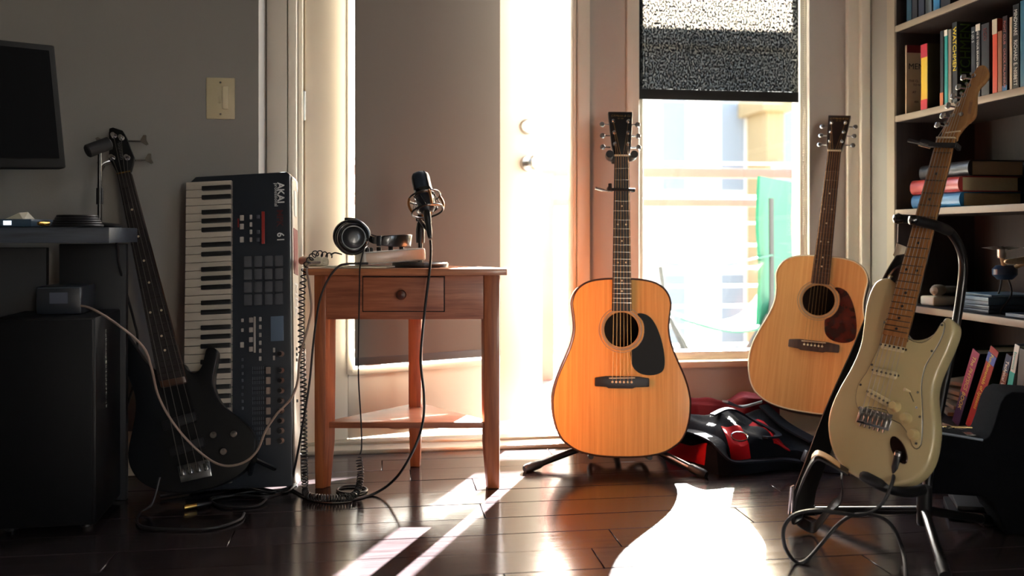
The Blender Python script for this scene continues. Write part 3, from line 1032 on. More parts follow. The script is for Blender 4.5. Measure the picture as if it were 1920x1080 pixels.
# headband: a wide band standing on edge, curving from cup to cup
def band(u):
    a = -1.45 + 2.9 * u
    return Vector((0.078 + 0.080 * math.cos(a) - 0.006, -0.008 + 0.062 * math.sin(a), 0.027))
pts = [band(k / 30) for k in range(31)]
MB().ribbon(pts, [Vector((0, 0, 0.034 - 0.010 * abs(1 - 2 * k / 30) ** 3)) + Vector((0.004, 0, 0)) for k in range(31)], 0.008).build('headband', mat('band_leather', rgb(26, 22, 20), 0.28, coat=0.4), hp, 0.002, angle=50)
for s, c_ in ((0, c1), (1, c2)):
    e = band(s); y_ = e.y
    MB().ribbon(smooth_path([e + Vector((0.004, 0, 0)), e + Vector((-0.016, 0, 0.001)), c_ + Vector((0.044, 0.004 if s == 0 else -0.004, 0.0))], 5), [Vector((0, 0, 0.018))] * 11, 0.005).build('slider', NICKEL if s == 0 else HPM, hp)
    MB().tube(smooth_path([c_ + Vector((0.044, 0, 0.0)), c_ + Vector((0.040, 0, 0.022)), c_ + Vector((0.018, -0.004, 0.043)), c_ + Vector((-0.012, -0.004, 0.045))], 5), 0.0045, 8).build('yoke', HPM, hp)
    MB().box(e + Vector((-0.004, 0, 0)), (0.014, 0.012, 0.028)).build('band_end', HPM, hp, 0.003)

# coiled headphone cord: off the left end of the table, down to the floor, along it and up
q0 = W(636, 477, 2.47)
hc = thing('coiled_cord', 'black coiled headphone cord hanging from the table to the floor', 'cable', q0)
L = lambda p: Vector(p) - q0
CORD = mat('coil_cord', rgb(20, 21, 24), 0.4)
MB().tube([L(p) for p in smooth_path([W(641, 477, 2.47), W(628, 474, 2.46), W(620, 478, 2.45)], 5)], 0.0022, 6).build('lead', CORD, hc)
pa = smooth_path([W(620, 480, 2.44), W(606, 477, 2.42), W(592, 475, 2.40), W(580, 488, 2.37), W(571, 503, 2.352)], 6)
MB().tube([L(p) for p in helix_path(pa, 0.0075, 0.016, 12)], 0.0018, 5).build('coil', CORD, hc)
pb = smooth_path([W(571, 505, 2.352), W(566, 560, 2.35), W(565, 640, 2.35), W(569, 720, 2.345), W(570, 800, 2.34), W(571, 870, 2.335), G(572, 912, 0.02)], 8)
MB().tube([L(p) for p in helix_path(pb, 0.0076, lambda f: 0.0175 - 0.0095 * min(1, f * 1.15), 12)], 0.0019, 5).build('coil', CORD, hc)
pcc = smooth_path([G(572, 918, 0.016), G(580, 930, 0.012), G(620, 934, 0.012), G(660, 930, 0.012), G(672, 915, 0.02), W(676, 890, 2.36), W(674, 868, 2.36), W(673, 858, 2.36)], 7)
MB().tube([L(p) for p in helix_path(pcc, 0.0078, 0.0075, 12)], 0.0019, 5).build('coil', CORD, hc)
pd = smooth_path([W(675, 852, 2.36), W(678, 838, 2.36), W(677, 790, 2.355), W(672, 700, 2.35), W(673, 600, 2.345), W(674, 540, 2.34), W(675, 500, 2.352), W(682, 470, 2.375), W(688, 462, 2.40)], 6)
MB().tube([L(p) for p in pd], 0.0021, 6).build('lead', CORD, hc)
lp = [G(660 + 28 * math.cos(t), 918 + 7.5 * math.sin(t), 0.0035) for t in [2 * math.pi * k / 30 for k in range(30)]]
MB().tube([L(p) for p in lp], 0.0032, 6, closed=True).build('loop', CORD, hc)

# black cord from under the paper, down the left leg into the tangle
q1 = W(690, 492, 2.40)
c3 = tag(MB().tube([p for p in smooth_path([W(690, 494, 2.385), W(650, 495, 2.368), W(632, 502, 2.352), W(612, 530, 2.35), W(598, 570, 2.35), W(588, 640, 2.345), W(580, 720, 2.34), W(567, 800, 2.33), W(552, 880, 2.34), G(540, 918, 0.005), G(500, 930, 0.004), G(440, 928, 0.004), G(395, 935, 0.004), G(420, 950, 0.004), G(480, 948, 0.004), G(500, 935, 0.008)], 8)], 0.0030, 8).build('cable', RUBBER), 'black cable running down beside the left table leg into the floor tangle', 'cable')
# grey cable from the computer, sagging past the keyboard up to the table
gcab = mat('grey_cable', rgb(140, 122, 108), 0.5)
tag(MB().tube(smooth_path([W(112, 573, 2.16), W(140, 572, 2.14), W(175, 580, 2.12), W(225, 612, 2.12), W(268, 650, 2.14), W(284, 690, 2.16), W(298, 745, 2.18), W(330, 800, 2.19), W(375, 848, 2.2), W(415, 872, 2.2), W(455, 868, 2.2), W(482, 845, 2.21), W(498, 808, 2.22), W(520, 775, 2.24), W(545, 748, 2.27), W(558, 715, 2.29), W(562, 670, 2.31), W(578, 610, 2.33), W(584, 575, 2.34), W(579, 530, 2.345), W(575, 505, 2.350), W(582, 494, 2.365), W(600, 492, 2.39)], 8), 0.0030, 8).build('cable', gcab), 'grey cable sagging from the computer across the bass up to the table', 'cable')
# ------------------------------------------------------------------ acoustic guitars
def dread_outline():
    U = 0.508 / 808
    raw = [(878, 0), (877, 55), (872, 115), (860, 175), (845, 213), (820, 250), (800, 271), (760, 293), (700, 309), (640, 314), (600, 311), (550, 300), (500, 282), (450, 260), (400, 239), (350, 223), (300, 216), (250, 219), (200, 226), (180, 227), (150, 220), (120, 203), (100, 181), (85, 152), (75, 112), (70, 60), (69, 0)]
    right = [(w * U, (878 - y) * U) for y, w in raw]
    left = [(-x, z) for x, z in reversed(right[1:-1])]
    return right + left


def acoustic(name, label, m, top_m, guard_m, body_m, board_m, bridge_m, capo=False):
    U = 0.508 / 808
    g = thing(name, label, 'guitar', m)
    out = smooth2(dread_outline(), 3)
    hz, hr = (878 - 303) * U, 80 * U
    # top plate with its sound hole
    seg = 40
    n = len(out)
    def plate(y, hole):
        bm = bmesh.new()
        vo = [bm.verts.new((x, y, z)) for x, z in out]
        eo = [bm.edges.new((vo[i], vo[(i + 1) % n])) for i in range(n)]
        es = list(eo)
        vh = [bm.verts.new((hr * math.cos(2 * math.pi * k / seg), y, hz + hr * math.sin(2 * math.pi * k / seg))) for k in range(seg)]
        es += [bm.edges.new((vh[k], vh[(k + 1) % seg])) for k in range(seg)]
        bmesh.ops.triangle_fill(bm, use_beauty=True, edges=es)
        geom = bmesh.ops.extrude_face_region(bm, geom=list(bm.faces))
        vv = [e for e in geom['geom'] if isinstance(e, bmesh.types.BMVert)]
        bmesh.ops.translate(bm, verts=vv, vec=(0, 0.004, 0))
        bmesh.ops.recalc_face_normals(bm, faces=bm.faces)
        me = bpy.data.meshes.new('sound_board')
        bm.to_mesh(me); bm.free()
        return me
    link('sound_board', plate(0.0, True), top_m, g)
    sides = MB()
    vs = [(x, 0.0025, z) for x, z in out] + [(x, 0.112 - 0.02 * z, z) for x, z in out]
    sides.add(vs, [(i, (i + 1) % n, n + (i + 1) % n, n + i) for i in range(n)])
    so = sides.build('sides', body_m, g)
    md = so.modifiers.new('thickness', 'SOLIDIFY'); md.thickness = 0.003; md.offset = 1
    back = MB().add([(x, 0.112 - 0.02 * z, z) for x, z in out] + [(x * 0.5, 0.122 - 0.02 * z, 0.2 + (z - 0.2) * 0.5) for x, z in out] , [(i, (i + 1) % n, n + (i + 1) % n, n + i) for i in range(n)] + [tuple(range(n, 2 * n))])
    back.build('back', body_m, g)
    MB().tube([(x * 0.997, 0.0012, 0.254 + (z - 0.254) * 0.998) for x, z in out], 0.0024, 6, closed=True).build('binding', IVORY if top_m.name != 'spruce_honey' else mat('dark_binding', rgb(60, 40, 26), 0.4), g)
    # rosette rings
    for r, w in ((0.0655, 0.0012), (0.0575, 0.0030), (0.0525, 0.0012)):
        MB().tube([(r * math.cos(t), -0.0002, hz + r * math.sin(t)) for t in [2 * math.pi * k / 48 for k in range(48)]], w, 5, closed=True).build('rosette_ring', mat('rosette', rgb(172, 150, 118), 0.4), g)
    MB().box((0, 0.09, hz), (0.16, 0.004, 0.16)).build('inside_back', mat('inner_wood', rgb(46, 28, 16), 0.8), g)
    # pickguard
    pgr = [(545, 400), (575, 380), (600, 345), (607, 300), (600, 262), (575, 232), (600, 228), (635, 245), (662, 285), (685, 345), (698, 410), (700, 460), (690, 490), (660, 506), (620, 509), (580, 498), (553, 470), (545, 430)]
    pg = smooth2([((x - 503) * U, (878 - y) * U) for x, y in pgr], 3)
    MB().prism(pg, -0.0016, 0.0).build('pickguard', guard_m, g, 0.0004, 1)
    # bridge
    bz = (878 - 541) * U
    hb = 29 * U
    bo = [(-0.0775, -0.013), (-0.045, -0.0145), (-0.038, -hb), (0.030, -hb), (0.040, -0.0145), (0.0785, -0.013), (0.0785, 0.012), (0.045, 0.0165), (-0.045, 0.0165), (-0.0775, 0.012)]
    bo = [(x, z + bz) for x, z in bo]
    br = MB().prism(bo, -0.0085, 0.0).build('bridge', bridge_m, g, 0.003)
    MB().box((0.0, -0.010, bz + 0.0115), (0.074, 0.005, 0.0026), Matrix.Rotation(math.radians(-1.5), 3, 'Y')).build('saddle', IVORY, br)
    for k in range(6):
        x = -0.0275 + k * 0.011
        MB().lathe([(0.0025, 0.0), (0.0032, 0.001), (0.0034, 0.003), (0.002, 0.0045), (0.0, 0.005)], pointing((x, -0.0085, bz), (0, -1, 0)), 10).build('bridge_pin', IVORY, br)
    # neck, fingerboard
    zs = bz + 0.0115; SCALE = 0.645; zn = zs + SCALE
    z14 = 0.508; zend = (878 - 218) * U
    wn_, we = 0.0430, 0.0567
    def wid(z):
        return wn_ + (we - wn_) * (zn - z) / (zn - zend)
    fb = MB()
    fb.prism([(-wid(zend) / 2, zend), (wid(zend) / 2, zend), (wid(zn) / 2, zn), (-wid(zn) / 2, zn)], -0.0075, -0.0008)
    fo = fb.build('fingerboard', board_m, g, 0.0006, 1)
    nk = []
    secs = [(z14 - 0.001, wid(z14), 0.05), (z14 + 0.03, wid(z14 + 0.03), 0.026), (0.60, wid(0.60), 0.0225), (zn - 0.03, wid(zn - 0.03), 0.0205), (zn, wid(zn), 0.020)]
    vs = []; fs = []
    K = 9
    for z, w_, d in secs:
        for k in range(K):
            a = math.pi * k / (K - 1)
            vs.append((-math.cos(a) * w_ / 2, -0.001 + math.sin(a) * d, z))
    for i in range(len(secs) - 1):
        for k in range(K - 1):
            fs.append((i * K + k, i * K + k + 1, (i + 1) * K + k + 1, (i + 1) * K + k))
        fs.append((i * K + K - 1, i * K, (i + 1) * K, (i + 1) * K + K - 1))
    fs.append(tuple(range(K))); fs.append(tuple((len(secs) - 1) * K + k for k in reversed(range(K))))
    MB().add(vs, fs).build('neck', body_m, g)
    for k in range(1, 20):
        z = zs + SCALE / 2 ** (k / 12)
        if z < zend + 0.003:
            break
        MB().box((0, -0.0080, z), (wid(z) - 0.001, 0.0014, 0.0016)).build('fret', NICKEL, fo)
    for k, xs in ((5, (0,)), (7, (-0.012, 0.012)), (9, (0,)), (12, (-0.012, 0.012)), (15, (0,)), (17, (0,))):
        z = (zs + SCALE / 2 ** (k / 12) + zs + SCALE / 2 ** ((k - 1) / 12)) / 2
        for x in xs:
            MB().lathe([(0.0028, 0.0), (0.0028, 0.0005), (0.0, 0.0005)], pointing((x, -0.0075, z), (0, -1, 0)), 10).build('inlay_dot', IVORY, fo)
    MB().box((0, -0.0075, zn + 0.0025), (wn_, 0.008, 0.005)).build('nut', IVORY, g, 0.0008)
    # headstock tilted back
    ha = math.radians(14)
    hmx = Matrix.Translation((0, -0.004, zn + 0.005)) @ Matrix.Rotation(-ha, 4, 'X')
    ho = [(-wn_ / 2, 0), (wn_ / 2, 0), (0.0285, 0.028), (0.0365, 0.142), (-0.0365, 0.142), (-0.0285, 0.028)]
    hb_ = MB().prism(ho, 0.0, 0.015)
    hb_.v = [hmx @ p for p in hb_.v]
    hs = hb_.build('headstock', board_m if board_m.name != 'rosewood_board' else mat('rosewood_head', rgb(44, 28, 22), 0.3, coat=0.3), g, 0.0012)
    text_part('logo', 'C.F.Martin & Co', 0.0088, hmx @ axes((0.0, -0.0006, 0.128), (1, 0, 0), (0, 0, 1)), mat('gold_print', rgb(176, 140, 84), 0.4, 0.5), hs, align='CENTER', shear=0.35)
    text_part('logo', 'EST. 1833', 0.0042, hmx @ axes((0.0, -0.0006, 0.119), (1, 0, 0), (0, 0, 1)), MATS['gold_print'], hs, align='CENTER')
    for s in (-1, 1):
        for k in range(3):
            z = 0.034 + k * 0.0375
            x = s * (0.0195 + k * 0.0016)
            MB().lathe([(0.0058, 0.0), (0.0062, 0.002), (0.0045, 0.003), (0.003, 0.004), (0.003, 0.010), (0.0034, 0.011), (0.0, 0.0115)], hmx @ pointing((x, 0, z), (0, -1, 0)), 14).build('tuner_post', CHROME, hs)
            tb = MB()
            tb.tube([hmx @ Vector((s * 0.03, 0.020, z)), hmx @ Vector((s * 0.046, 0.020, z))], 0.0022, 8)
            tb.lathe([(0.0, -0.0075), (0.005, -0.0065), (0.0078, -0.002), (0.0078, 0.003), (0.005, 0.007), (0.0, 0.0078)], hmx @ pointing((s * 0.0535, 0.020, z), (0.0, 0, 1)) @ Matrix.Diagonal((1.0, 0.55, 1.1, 1)), 14)
            tb.build('tuner_button', CHROME, hs)
            x0s = -0.0275 + (k if s < 0 else 5 - k) * 0.011
            xn = (-0.0175 + (k if s < 0 else 5 - k) * 0.007)
            p = [Vector((x0s, -0.0135, zs)), Vector((xn, -0.0125, zn)), hmx @ Vector((x, -0.006, z))]
            MB().tube(p, 0.00055 if s > 0 else 0.0008, 5).build('string', BRONZE_STRING, g)
            MB().tube([Vector((x0s, -0.0105, bz)), p[0]], 0.0006, 5).build('string_end', BRONZE_STRING, br)
    g['zn'] = zn; g['zs'] = zs
    return g, zn, zs, wid


SPRUCE_H = wood('spruce_honey', rgb(212, 150, 58), rgb(236, 178, 82), stretch=(46, 46, 0.9), rough=0.5, coat=0.1, bump=0.02)
SPRUCE_P = wood('spruce_pale', rgb(212, 150, 84), rgb(232, 176, 108), stretch=(40, 40, 0.9), rough=0.5, coat=0.08, bump=0.02)
ROSEWOOD = wood('rosewood_dark', rgb(34, 18, 12), rgb(64, 34, 22), stretch=(20, 20, 1.4), rough=0.3, coat=0.4)
EBONY = mat('ebony', rgb(24, 21, 20), 0.45)
ROSE_B = wood('rosewood_board', rgb(52, 34, 26), rgb(84, 56, 42), stretch=(30, 30, 2), rough=0.5)
TORT = mat('tortoise', rgb(66, 22, 14), 0.2, var=0.85, vscale=28, coat=0.5)
GUARD_B = mat('black_guard', rgb(8, 11, 14), 0.5, spec=0.2)

p0 = W(1165.5, 857, 2.585)
p1 = at_distance(p0, 1165.5, 207, 1.008)
GM1 = frame(p0, RIGHT, p1 - p0)
g1, ZN, ZS, WID = acoustic('acoustic_guitar', 'honey-coloured acoustic guitar with black pickguard standing on a floor stand', GM1, SPRUCE_H, GUARD_B, ROSEWOOD, EBONY, EBONY)

# capo on its neck
zc = on_plane(GM1, 1165, 357)[1]
cpm = GM1 @ Matrix.Translation((0, -0.008, zc))
def capo(name, label, m, w):
    c_ = thing(name, label, 'capo', m)
    MB().box((0.0, -0.0055, 0), (w + 0.018, 0.009, 0.0085)).build('bar', BLACK_MATT, c_, 0.002)
    MB().box((w / 2 + 0.010, 0.004, 0), (0.010, 0.018, 0.010)).build('hook', BLACK_MATT, c_, 0.002)
    MB().box((-w / 2 - 0.012, 0.012, 0.004), (0.012, 0.040, 0.014)).build('clamp_body', BLACK_MATT, c_, 0.003)
    MB().box((-w / 2 - 0.012, -0.006, 0.010), (0.010, 0.010, 0.016)).build('screw_head', BLACK_MATT, c_, 0.002)
    MB().tube(smooth_path([(-w / 2 - 0.004, 0.0, -0.004), (-w / 2 - 0.025, 0.004, -0.002), (-w / 2 - 0.054, 0.006, 0.006)], 5), [0.0028] * 6 + [0.0042] * 5, 8).build('lever', NICKEL, c_)
    return c_
capo('capo', 'black spring capo with silver lever on the honey guitar neck', cpm, 0.047)

# floor stand of that guitar
HUB = W(1165, 812, 2.73)
st = thing('guitar_stand', 'black tripod guitar stand carrying the honey-coloured guitar', 'guitar stand', (HUB.x, HUB.y, 0))
L = lambda p: Vector(p) - Vector((HUB.x, HUB.y, 0))
ftl, ftr = G(990, 878, 0.010), G(1318, 888, 0.010)
ftb = HUB + FWD * 0.16 + Vector((0, 0, 0)); ftb.z = 0.012
for f_ in (ftl, ftr, ftb):
    h_ = L(HUB); e_ = L(f_); d_ = (e_ - h_).normalized()
    lg = MB().tube([h_, e_], 0.0095, 12).build('leg', BLACK_METAL, st)
    MB().tube([e_ - d_ * 0.045, e_ - d_ * 0.038, e_ + d_ * 0.004, e_ + d_ * 0.012], [0.0105, 0.0125, 0.0135, 0.010], 12).build('rubber_foot', RUBBER, lg)
ytop = GM1 @ Vector((0, 0.045, ZN + 0.002))
neckp = L(ytop)
MB().tube([L(HUB) + Vector((0, 0, -0.02)), L(HUB) + UP * 0.06, neckp + Vector((0, 0, -0.03)) + FWD * 0.02, neckp], 0.0095, 12).build('upright', BLACK_METAL, st)
MB().lathe([(0.0, -0.03), (0.016, -0.03), (0.018, -0.02), (0.018, 0.025), (0.012, 0.03), (0.0, 0.03)], Matrix.Translation(L(HUB)), 16).build('hub', BLACK_PL, st)
yk = MB()
for s in (-1, 1):
    a_ = GM1 @ Vector((s * 0.012, 0.040, ZN + 0.002)); b_ = GM1 @ Vector((s * 0.033, 0.030, ZN + 0.004)); c_ = GM1 @ Vector((s * 0.036, -0.012, ZN + 0.006))
    MB().tube([L(p) for p in smooth_path([a_, b_, c_], 5)], 0.0115, 12).build('padded_yoke', RUBBER, st)
MB().box((0, 0, 0), (0.05, 0.018, 0.03)).build('yoke_block', BLACK_PL, st, 0.004).location = L(GM1 @ Vector((0, 0.046, ZN + 0.002)))
for s in (-1, 1):
    a_ = GM1 @ Vector((s * 0.02, 0.150, 0.03)); b_ = GM1 @ Vector((s * 0.075, 0.140, -0.004)); c_ = GM1 @ Vector((s * 0.085, 0.03, -0.004))
    MB().tube([L(HUB) + UP * 0.03] + [L(p) for p in smooth_path([a_, b_, c_], 5)], 0.008, 10).build('cradle_arm', RUBBER, st)

# second acoustic guitar, leaning in the corner by the window
p0 = W(1512, 773, 2.72)
p1 = at_distance(p0, 1573, 206, 0.968)
a_ = math.radians(25)
GM2 = frame(p0, RIGHT * math.cos(a_) - FWD * math.sin(a_), p1 - p0) @ Matrix.Scale(0.95, 4)
acoustic('acoustic_guitar', 'pale acoustic guitar with tortoiseshell pickguard leaning in the window corner', GM2, SPRUCE_P, TORT, ROSEWOOD, ROSE_B, ROSE_B)
# ------------------------------------------------------------------ electric guitar
EB = W(1640, 783, 1.965)
EN = at_distance(EB, 1778.5, 263, 0.648)
ea = math.radians(50)
EM = frame(EB, RIGHT * math.cos(ea) - FWD * math.sin(ea), EN - EB)
eg = thing('electric_guitar', 'cream electric guitar with maple neck standing at an angle on a stand', 'guitar', EM)
def EZ(zx, zy):
    return on_plane(EM, 1460 + zx / 2.455, 500 + zy / 2.455)
def EH(zx, zy):
    return on_plane(EM, 1650 + zx / 4.32, 100 + zy / 4.32)
body_px = [(497, 50), (470, 53), (440, 72), (415, 120), (398, 180), (390, 240), (383, 300), (372, 360), (350, 420), (320, 480), (285, 540), (255, 600), (232, 660), (222, 720), (228, 790), (245, 850), (275, 905), (320, 948), (380, 980), (450, 1000), (520, 1006), (580, 1000), (632, 978), (672, 935), (698, 880), (712, 815), (718, 745), (714, 680), (708, 620), (708, 570), (718, 520), (740, 462), (768, 402), (792, 345), (806, 300), (808, 268), (795, 243), (775, 232), (757, 240), (740, 270), (712, 303), (680, 325), (640, 334), (602, 328), (570, 300), (545, 255), (530, 215), (530, 170), (530, 120), (525, 80), (513, 58)]
body = smooth2([EZ(*p) for p in body_px], 2)
CREAM = mat('cream_lacquer', rgb(200, 184, 138), 0.18, coat=0.7, var=0.03, vscale=4)
MB().prism(body, 0.0, 0.042).build('body', CREAM, eg, 0.009, 4, angle=60)
pg_px = [(488, 248), (500, 262), (497, 325), (545, 333), (592, 332), (620, 346), (660, 352), (698, 334), (730, 295), (750, 262), (764, 262), (760, 300), (740, 350), (710, 400), (680, 450), (664, 500), (657, 560), (660, 620), (663, 700), (660, 780), (654, 822), (636, 838), (616, 822), (600, 775), (562, 722), (515, 700), (500, 662), (440, 648), (400, 646), (385, 668), (364, 645), (357, 600), (370, 540), (405, 490), (440, 420), (468, 355)]
GUARD_C = mat('cream_guard', rgb(206, 190, 140), 0.22, coat=0.3)
pgo = [EZ(*p) for p in pg_px]
MB().prism(smooth2(pgo, 2), -0.0024, 0.0).build('pickguard', GUARD_C, eg, 0.0006, 1)
pl = smooth2(pgo, 2)
MB().tube([(x, -0.0006, z) for x, z in pl], 0.0014, 4, closed=True).build('guard_edge', mat('guard_ply', rgb(40, 34, 24), 0.5), eg)
scr = [(490, 258), (432, 453), (380, 545), (375, 650), (595, 343), (708, 390), (755, 270), (643, 580), (652, 692), (636, 815), (472, 360), (588, 384), (438, 478), (553, 503), (413, 574)]
for p in scr:
    x, z = EZ(*p)
    MB().lathe([(0.0028, 0.0), (0.0026, 0.0012), (0.0, 0.0018)], pointing((x, -0.0024, z), (0, -1, 0)), 10).build('screw', NICKEL, eg)
# pickups
def rot_box(mb, c, s, ang):
    mb.box(c, s, Matrix.Rotation(ang, 3, 'Y'))
PU = mat('pickup_cover', rgb(222, 208, 160), 0.35)
for a_, b_ in (((478, 362), (584, 384)), ((438, 479), (550, 506)), ((414, 577), (516, 634))):
    xa, za = EZ(*a_); xb, zb = EZ(*b_)
    ang = -math.atan2(zb - za, xb - xa)
    cxx, czz = (xa + xb) / 2, (za + zb) / 2
    ln = math.hypot(xb - xa, zb - za)
    m3 = Matrix.Rotation(ang, 3, 'Y')
    pu = MB().box((cxx, -0.0052, czz), (ln, 0.008, 0.0165), m3).build('pickup', PU, eg, 0.004, 3)
    for k in range(6):
        o_ = m3 @ Vector(((k - 2.5) * 0.0104, 0, 0))
        MB().lathe([(0.0024, 0.0), (0.0024, 0.0014), (0.0, 0.0016)], pointing((cxx + o_.x, -0.0090, czz + o_.z), (0, -1, 0)), 8).build('pole_piece', mat('pole_steel', rgb(70, 66, 58), 0.4, 0.8), pu)
# knobs, switch
for p in ((540, 645), (590, 700), (625, 775)):
    x, z = EZ(*p)
    MB().lathe([(0.0125, 0.0), (0.0122, 0.003), (0.0098, 0.006), (0.0085, 0.014), (0.0078, 0.016), (0.0, 0.0165)], pointing((x, -0.0024, z), (0, -1, 0)), 22).build('control_knob', mat('aged_knob', rgb(206, 186, 132), 0.35), eg)
xa, za = EZ(603, 575); xb, zb = EZ(636, 650)
MB().tube([(xa * 0.35 + xb * 0.65, -0.003, za * 0.35 + zb * 0.65), (xa, -0.0025, za)], 0.0009, 4).build('switch_slot', mat('slot_dark', rgb(20, 16, 10), 0.8), eg)
MB().tube([(xa + 0.002, -0.002, za), (xa, -0.016, za), (xa - 0.002, -0.020, za)], [0.0018, 0.0025, 0.0038], 8).build('switch_tip', PU, eg)
MB().lathe([(0.003, 0.0), (0.0, 0.002)], pointing((xb, -0.0024, zb), (0, -1, 0)), 8).build('screw', NICKEL, eg)
# tremolo bridge
xa, za = EZ(388, 668); xb, zb = EZ(506, 700)
ang = -math.atan2(zb - za, xb - xa)
m3 = Matrix.Rotation(ang, 3, 'Y')
xc_, zc_ = EZ(443, 700)
brd = MB().box((xc_, -0.0022, zc_), (0.076, 0.004, 0.036), m3).build('bridge_plate', CHROME, eg, 0.0012)
for k in range(6):
    o_ = m3 @ Vector(((k - 2.5) * 0.0108, 0, -0.003))
    MB().box((xc_ + o_.x, -0.0072, zc_ + o_.z), (0.0096, 0.007, 0.021), m3).build('string_saddle', NICKEL, brd, 0.0015)
    o_ = m3 @ Vector(((k - 2.5) * 0.0108, 0, -0.0185))
    MB().lathe([(0.0022, 0), (0.0022, 0.006), (0, 0.0065)], pointing((xc_ + o_.x, -0.003, zc_ + o_.z), (0, 0, -1)), 8).build('saddle_screw', CHROME, brd)
for k in range(6):
    o_ = m3 @ Vector(((k - 2.5) * 0.0118, 0, 0.0155))
    MB().lathe([(0.0026, 0), (0.0026, 0.002), (0, 0.003)], pointing((xc_ + o_.x, -0.004, zc_ + o_.z), (0, -1, 0)), 8).build('mount_screw', CHROME, brd)
# jack dish
ja, jb = EZ(523, 782), EZ(585, 908)
jx, jz = (ja[0] + jb[0]) / 2, (ja[1] + jb[1]) / 2
jl = math.hypot(jb[0] - ja[0], jb[1] - ja[1]) / 2
jd = Vector((jb[0] - ja[0], 0, jb[1] - ja[1])).normalized(); jn = Vector((-jd.z, 0, jd.x))
jk = MB()
ring_v = []
K = 28
vs = []; fs = []
for k in range(K):
    t = 2 * math.pi * k / K
    for sc, y_ in ((1.0, -0.0004), (0.92, -0.0024), (0.80, -0.0016), (0.45, -0.0008)):
        c_ = Vector((jx, y_, jz)) + jd * (math.cos(t) * jl * sc) + jn * (math.sin(t) * 0.0145 * sc)
        vs.append(c_)
for k in range(K):
    k2 = (k + 1) % K
    for j in range(3):
        fs.append((k * 4 + j, k2 * 4 + j, k2 * 4 + j + 1, k * 4 + j + 1))
fs.append(tuple(k * 4 + 3 for k in range(K)))
for v in vs:
    v.y -= 0.0005
MB().add(vs, fs).build('jack_dish', mat('jack_chrome', rgb(44, 28, 22), 0.22, 0.7), eg)
# neck
na, nb = EH(503, 706), EH(611, 711)
fa, fb_ = EZ(497, 322), EZ(597, 336)
NL = 0.648
wn2, we2 = 0.0425, 0.056
cn = Vector((0.0, 0, NL)); 
cf = Vector(((fa[0] + fb_[0]) / 2, 0, (fa[1] + fb_[1]) / 2))
MAPLE = wood('maple_neck', rgb(140, 98, 56), rgb(174, 128, 80), stretch=(40, 40, 1.5), rough=0.25, coat=0.5, bump=0.02)
MAPLE_B = wood('maple_board', rgb(138, 92, 50), rgb(172, 122, 74), stretch=(34, 34, 1.6), rough=0.25, coat=0.5, bump=0.02)
dirn = (cn - cf).normalized()
prp = Vector((dirn.z, 0, -dirn.x))
FB0 = -0.0095
fbm = MB()
q = [cf - prp * we2 / 2, cf + prp * we2 / 2, cn + prp * wn2 / 2, cn - prp * wn2 / 2]
fbm.prism([(p.x, p.z) for p in q], FB0 - 0.005, FB0 + 0.001)
efb = fbm.build('fingerboard', MAPLE_B, eg, 0.001, 2)
vs = []; fs = []
K = 9
for f_, d_ in ((-0.04, 0.012), (0.02, 0.014), (0.10, 0.020), (0.14, 0.0205), (0.9, 0.0185), (1.0, 0.018)):
    c_ = cf.lerp(cn, f_); w_ = we2 + (wn2 - we2) * max(f_, 0)
    for k in range(K):
        t = math.pi * k / (K - 1)
        vs.append(c_ + prp * (-math.cos(t) * w_ / 2) + Vector((0, FB0 + math.sin(t) * d_, 0)))
for i in range(5):
    for k in range(K - 1):
        fs.append((i * K + k, i * K + k + 1, (i + 1) * K + k + 1, (i + 1) * K + k))
    fs.append((i * K + K - 1, i * K, (i + 1) * K, (i + 1) * K + K - 1))
fs.append(tuple(range(K))); fs.append(tuple(5 * K + k for k in reversed(range(K))))
MB().add(vs, fs).build('neck', MAPLE, eg)
def fpos(k):
    f_ = (NL / 2 ** (k / 12))          # distance from the bridge
    return cf.lerp(cn, (f_ - cf.length) / (NL - cf.length))
for k in range(1, 22):
    f_ = (NL / 2 ** (k / 12) - cf.length) / (NL - cf.length)
    if f_ < 0.005:
        break
    c_ = cf.lerp(cn, f_); w_ = we2 + (wn2 - we2) * f_
    MB().box((c_.x, FB0 - 0.0055, c_.z), (w_ - 0.001, 0.0014, 0.0018), Matrix.Rotation(math.atan2(-dirn.x, dirn.z) * -1, 3, 'Y')).build('fret', mat('dark_fret', rgb(70, 56, 40), 0.4, 0.3), efb)  # fret wire in an even dark brown tone
for k, xs in ((3, (0,)), (5, (0,)), (7, (0,)), (9, (0,)), (12, (-0.012, 0.012)), (15, (0,)), (17, (0,)), (19, (0,)), (21, (0,))):
    c_ = (fpos(k) + fpos(k - 1)) / 2
    for x in xs:
        c2_ = c_ + prp * x
        MB().lathe([(0.0032, 0.0), (0.0032, 0.0006), (0.0, 0.0006)], pointing((c2_.x, FB0 - 0.005, c2_.z), (0, -1, 0)), 10).build('inlay_dot', BLACK_MATT, efb)
MB().box((cn.x, FB0 - 0.0045, cn.z), (wn2, 0.006, 0.0035)).build('nut', IVORY, eg, 0.0006)
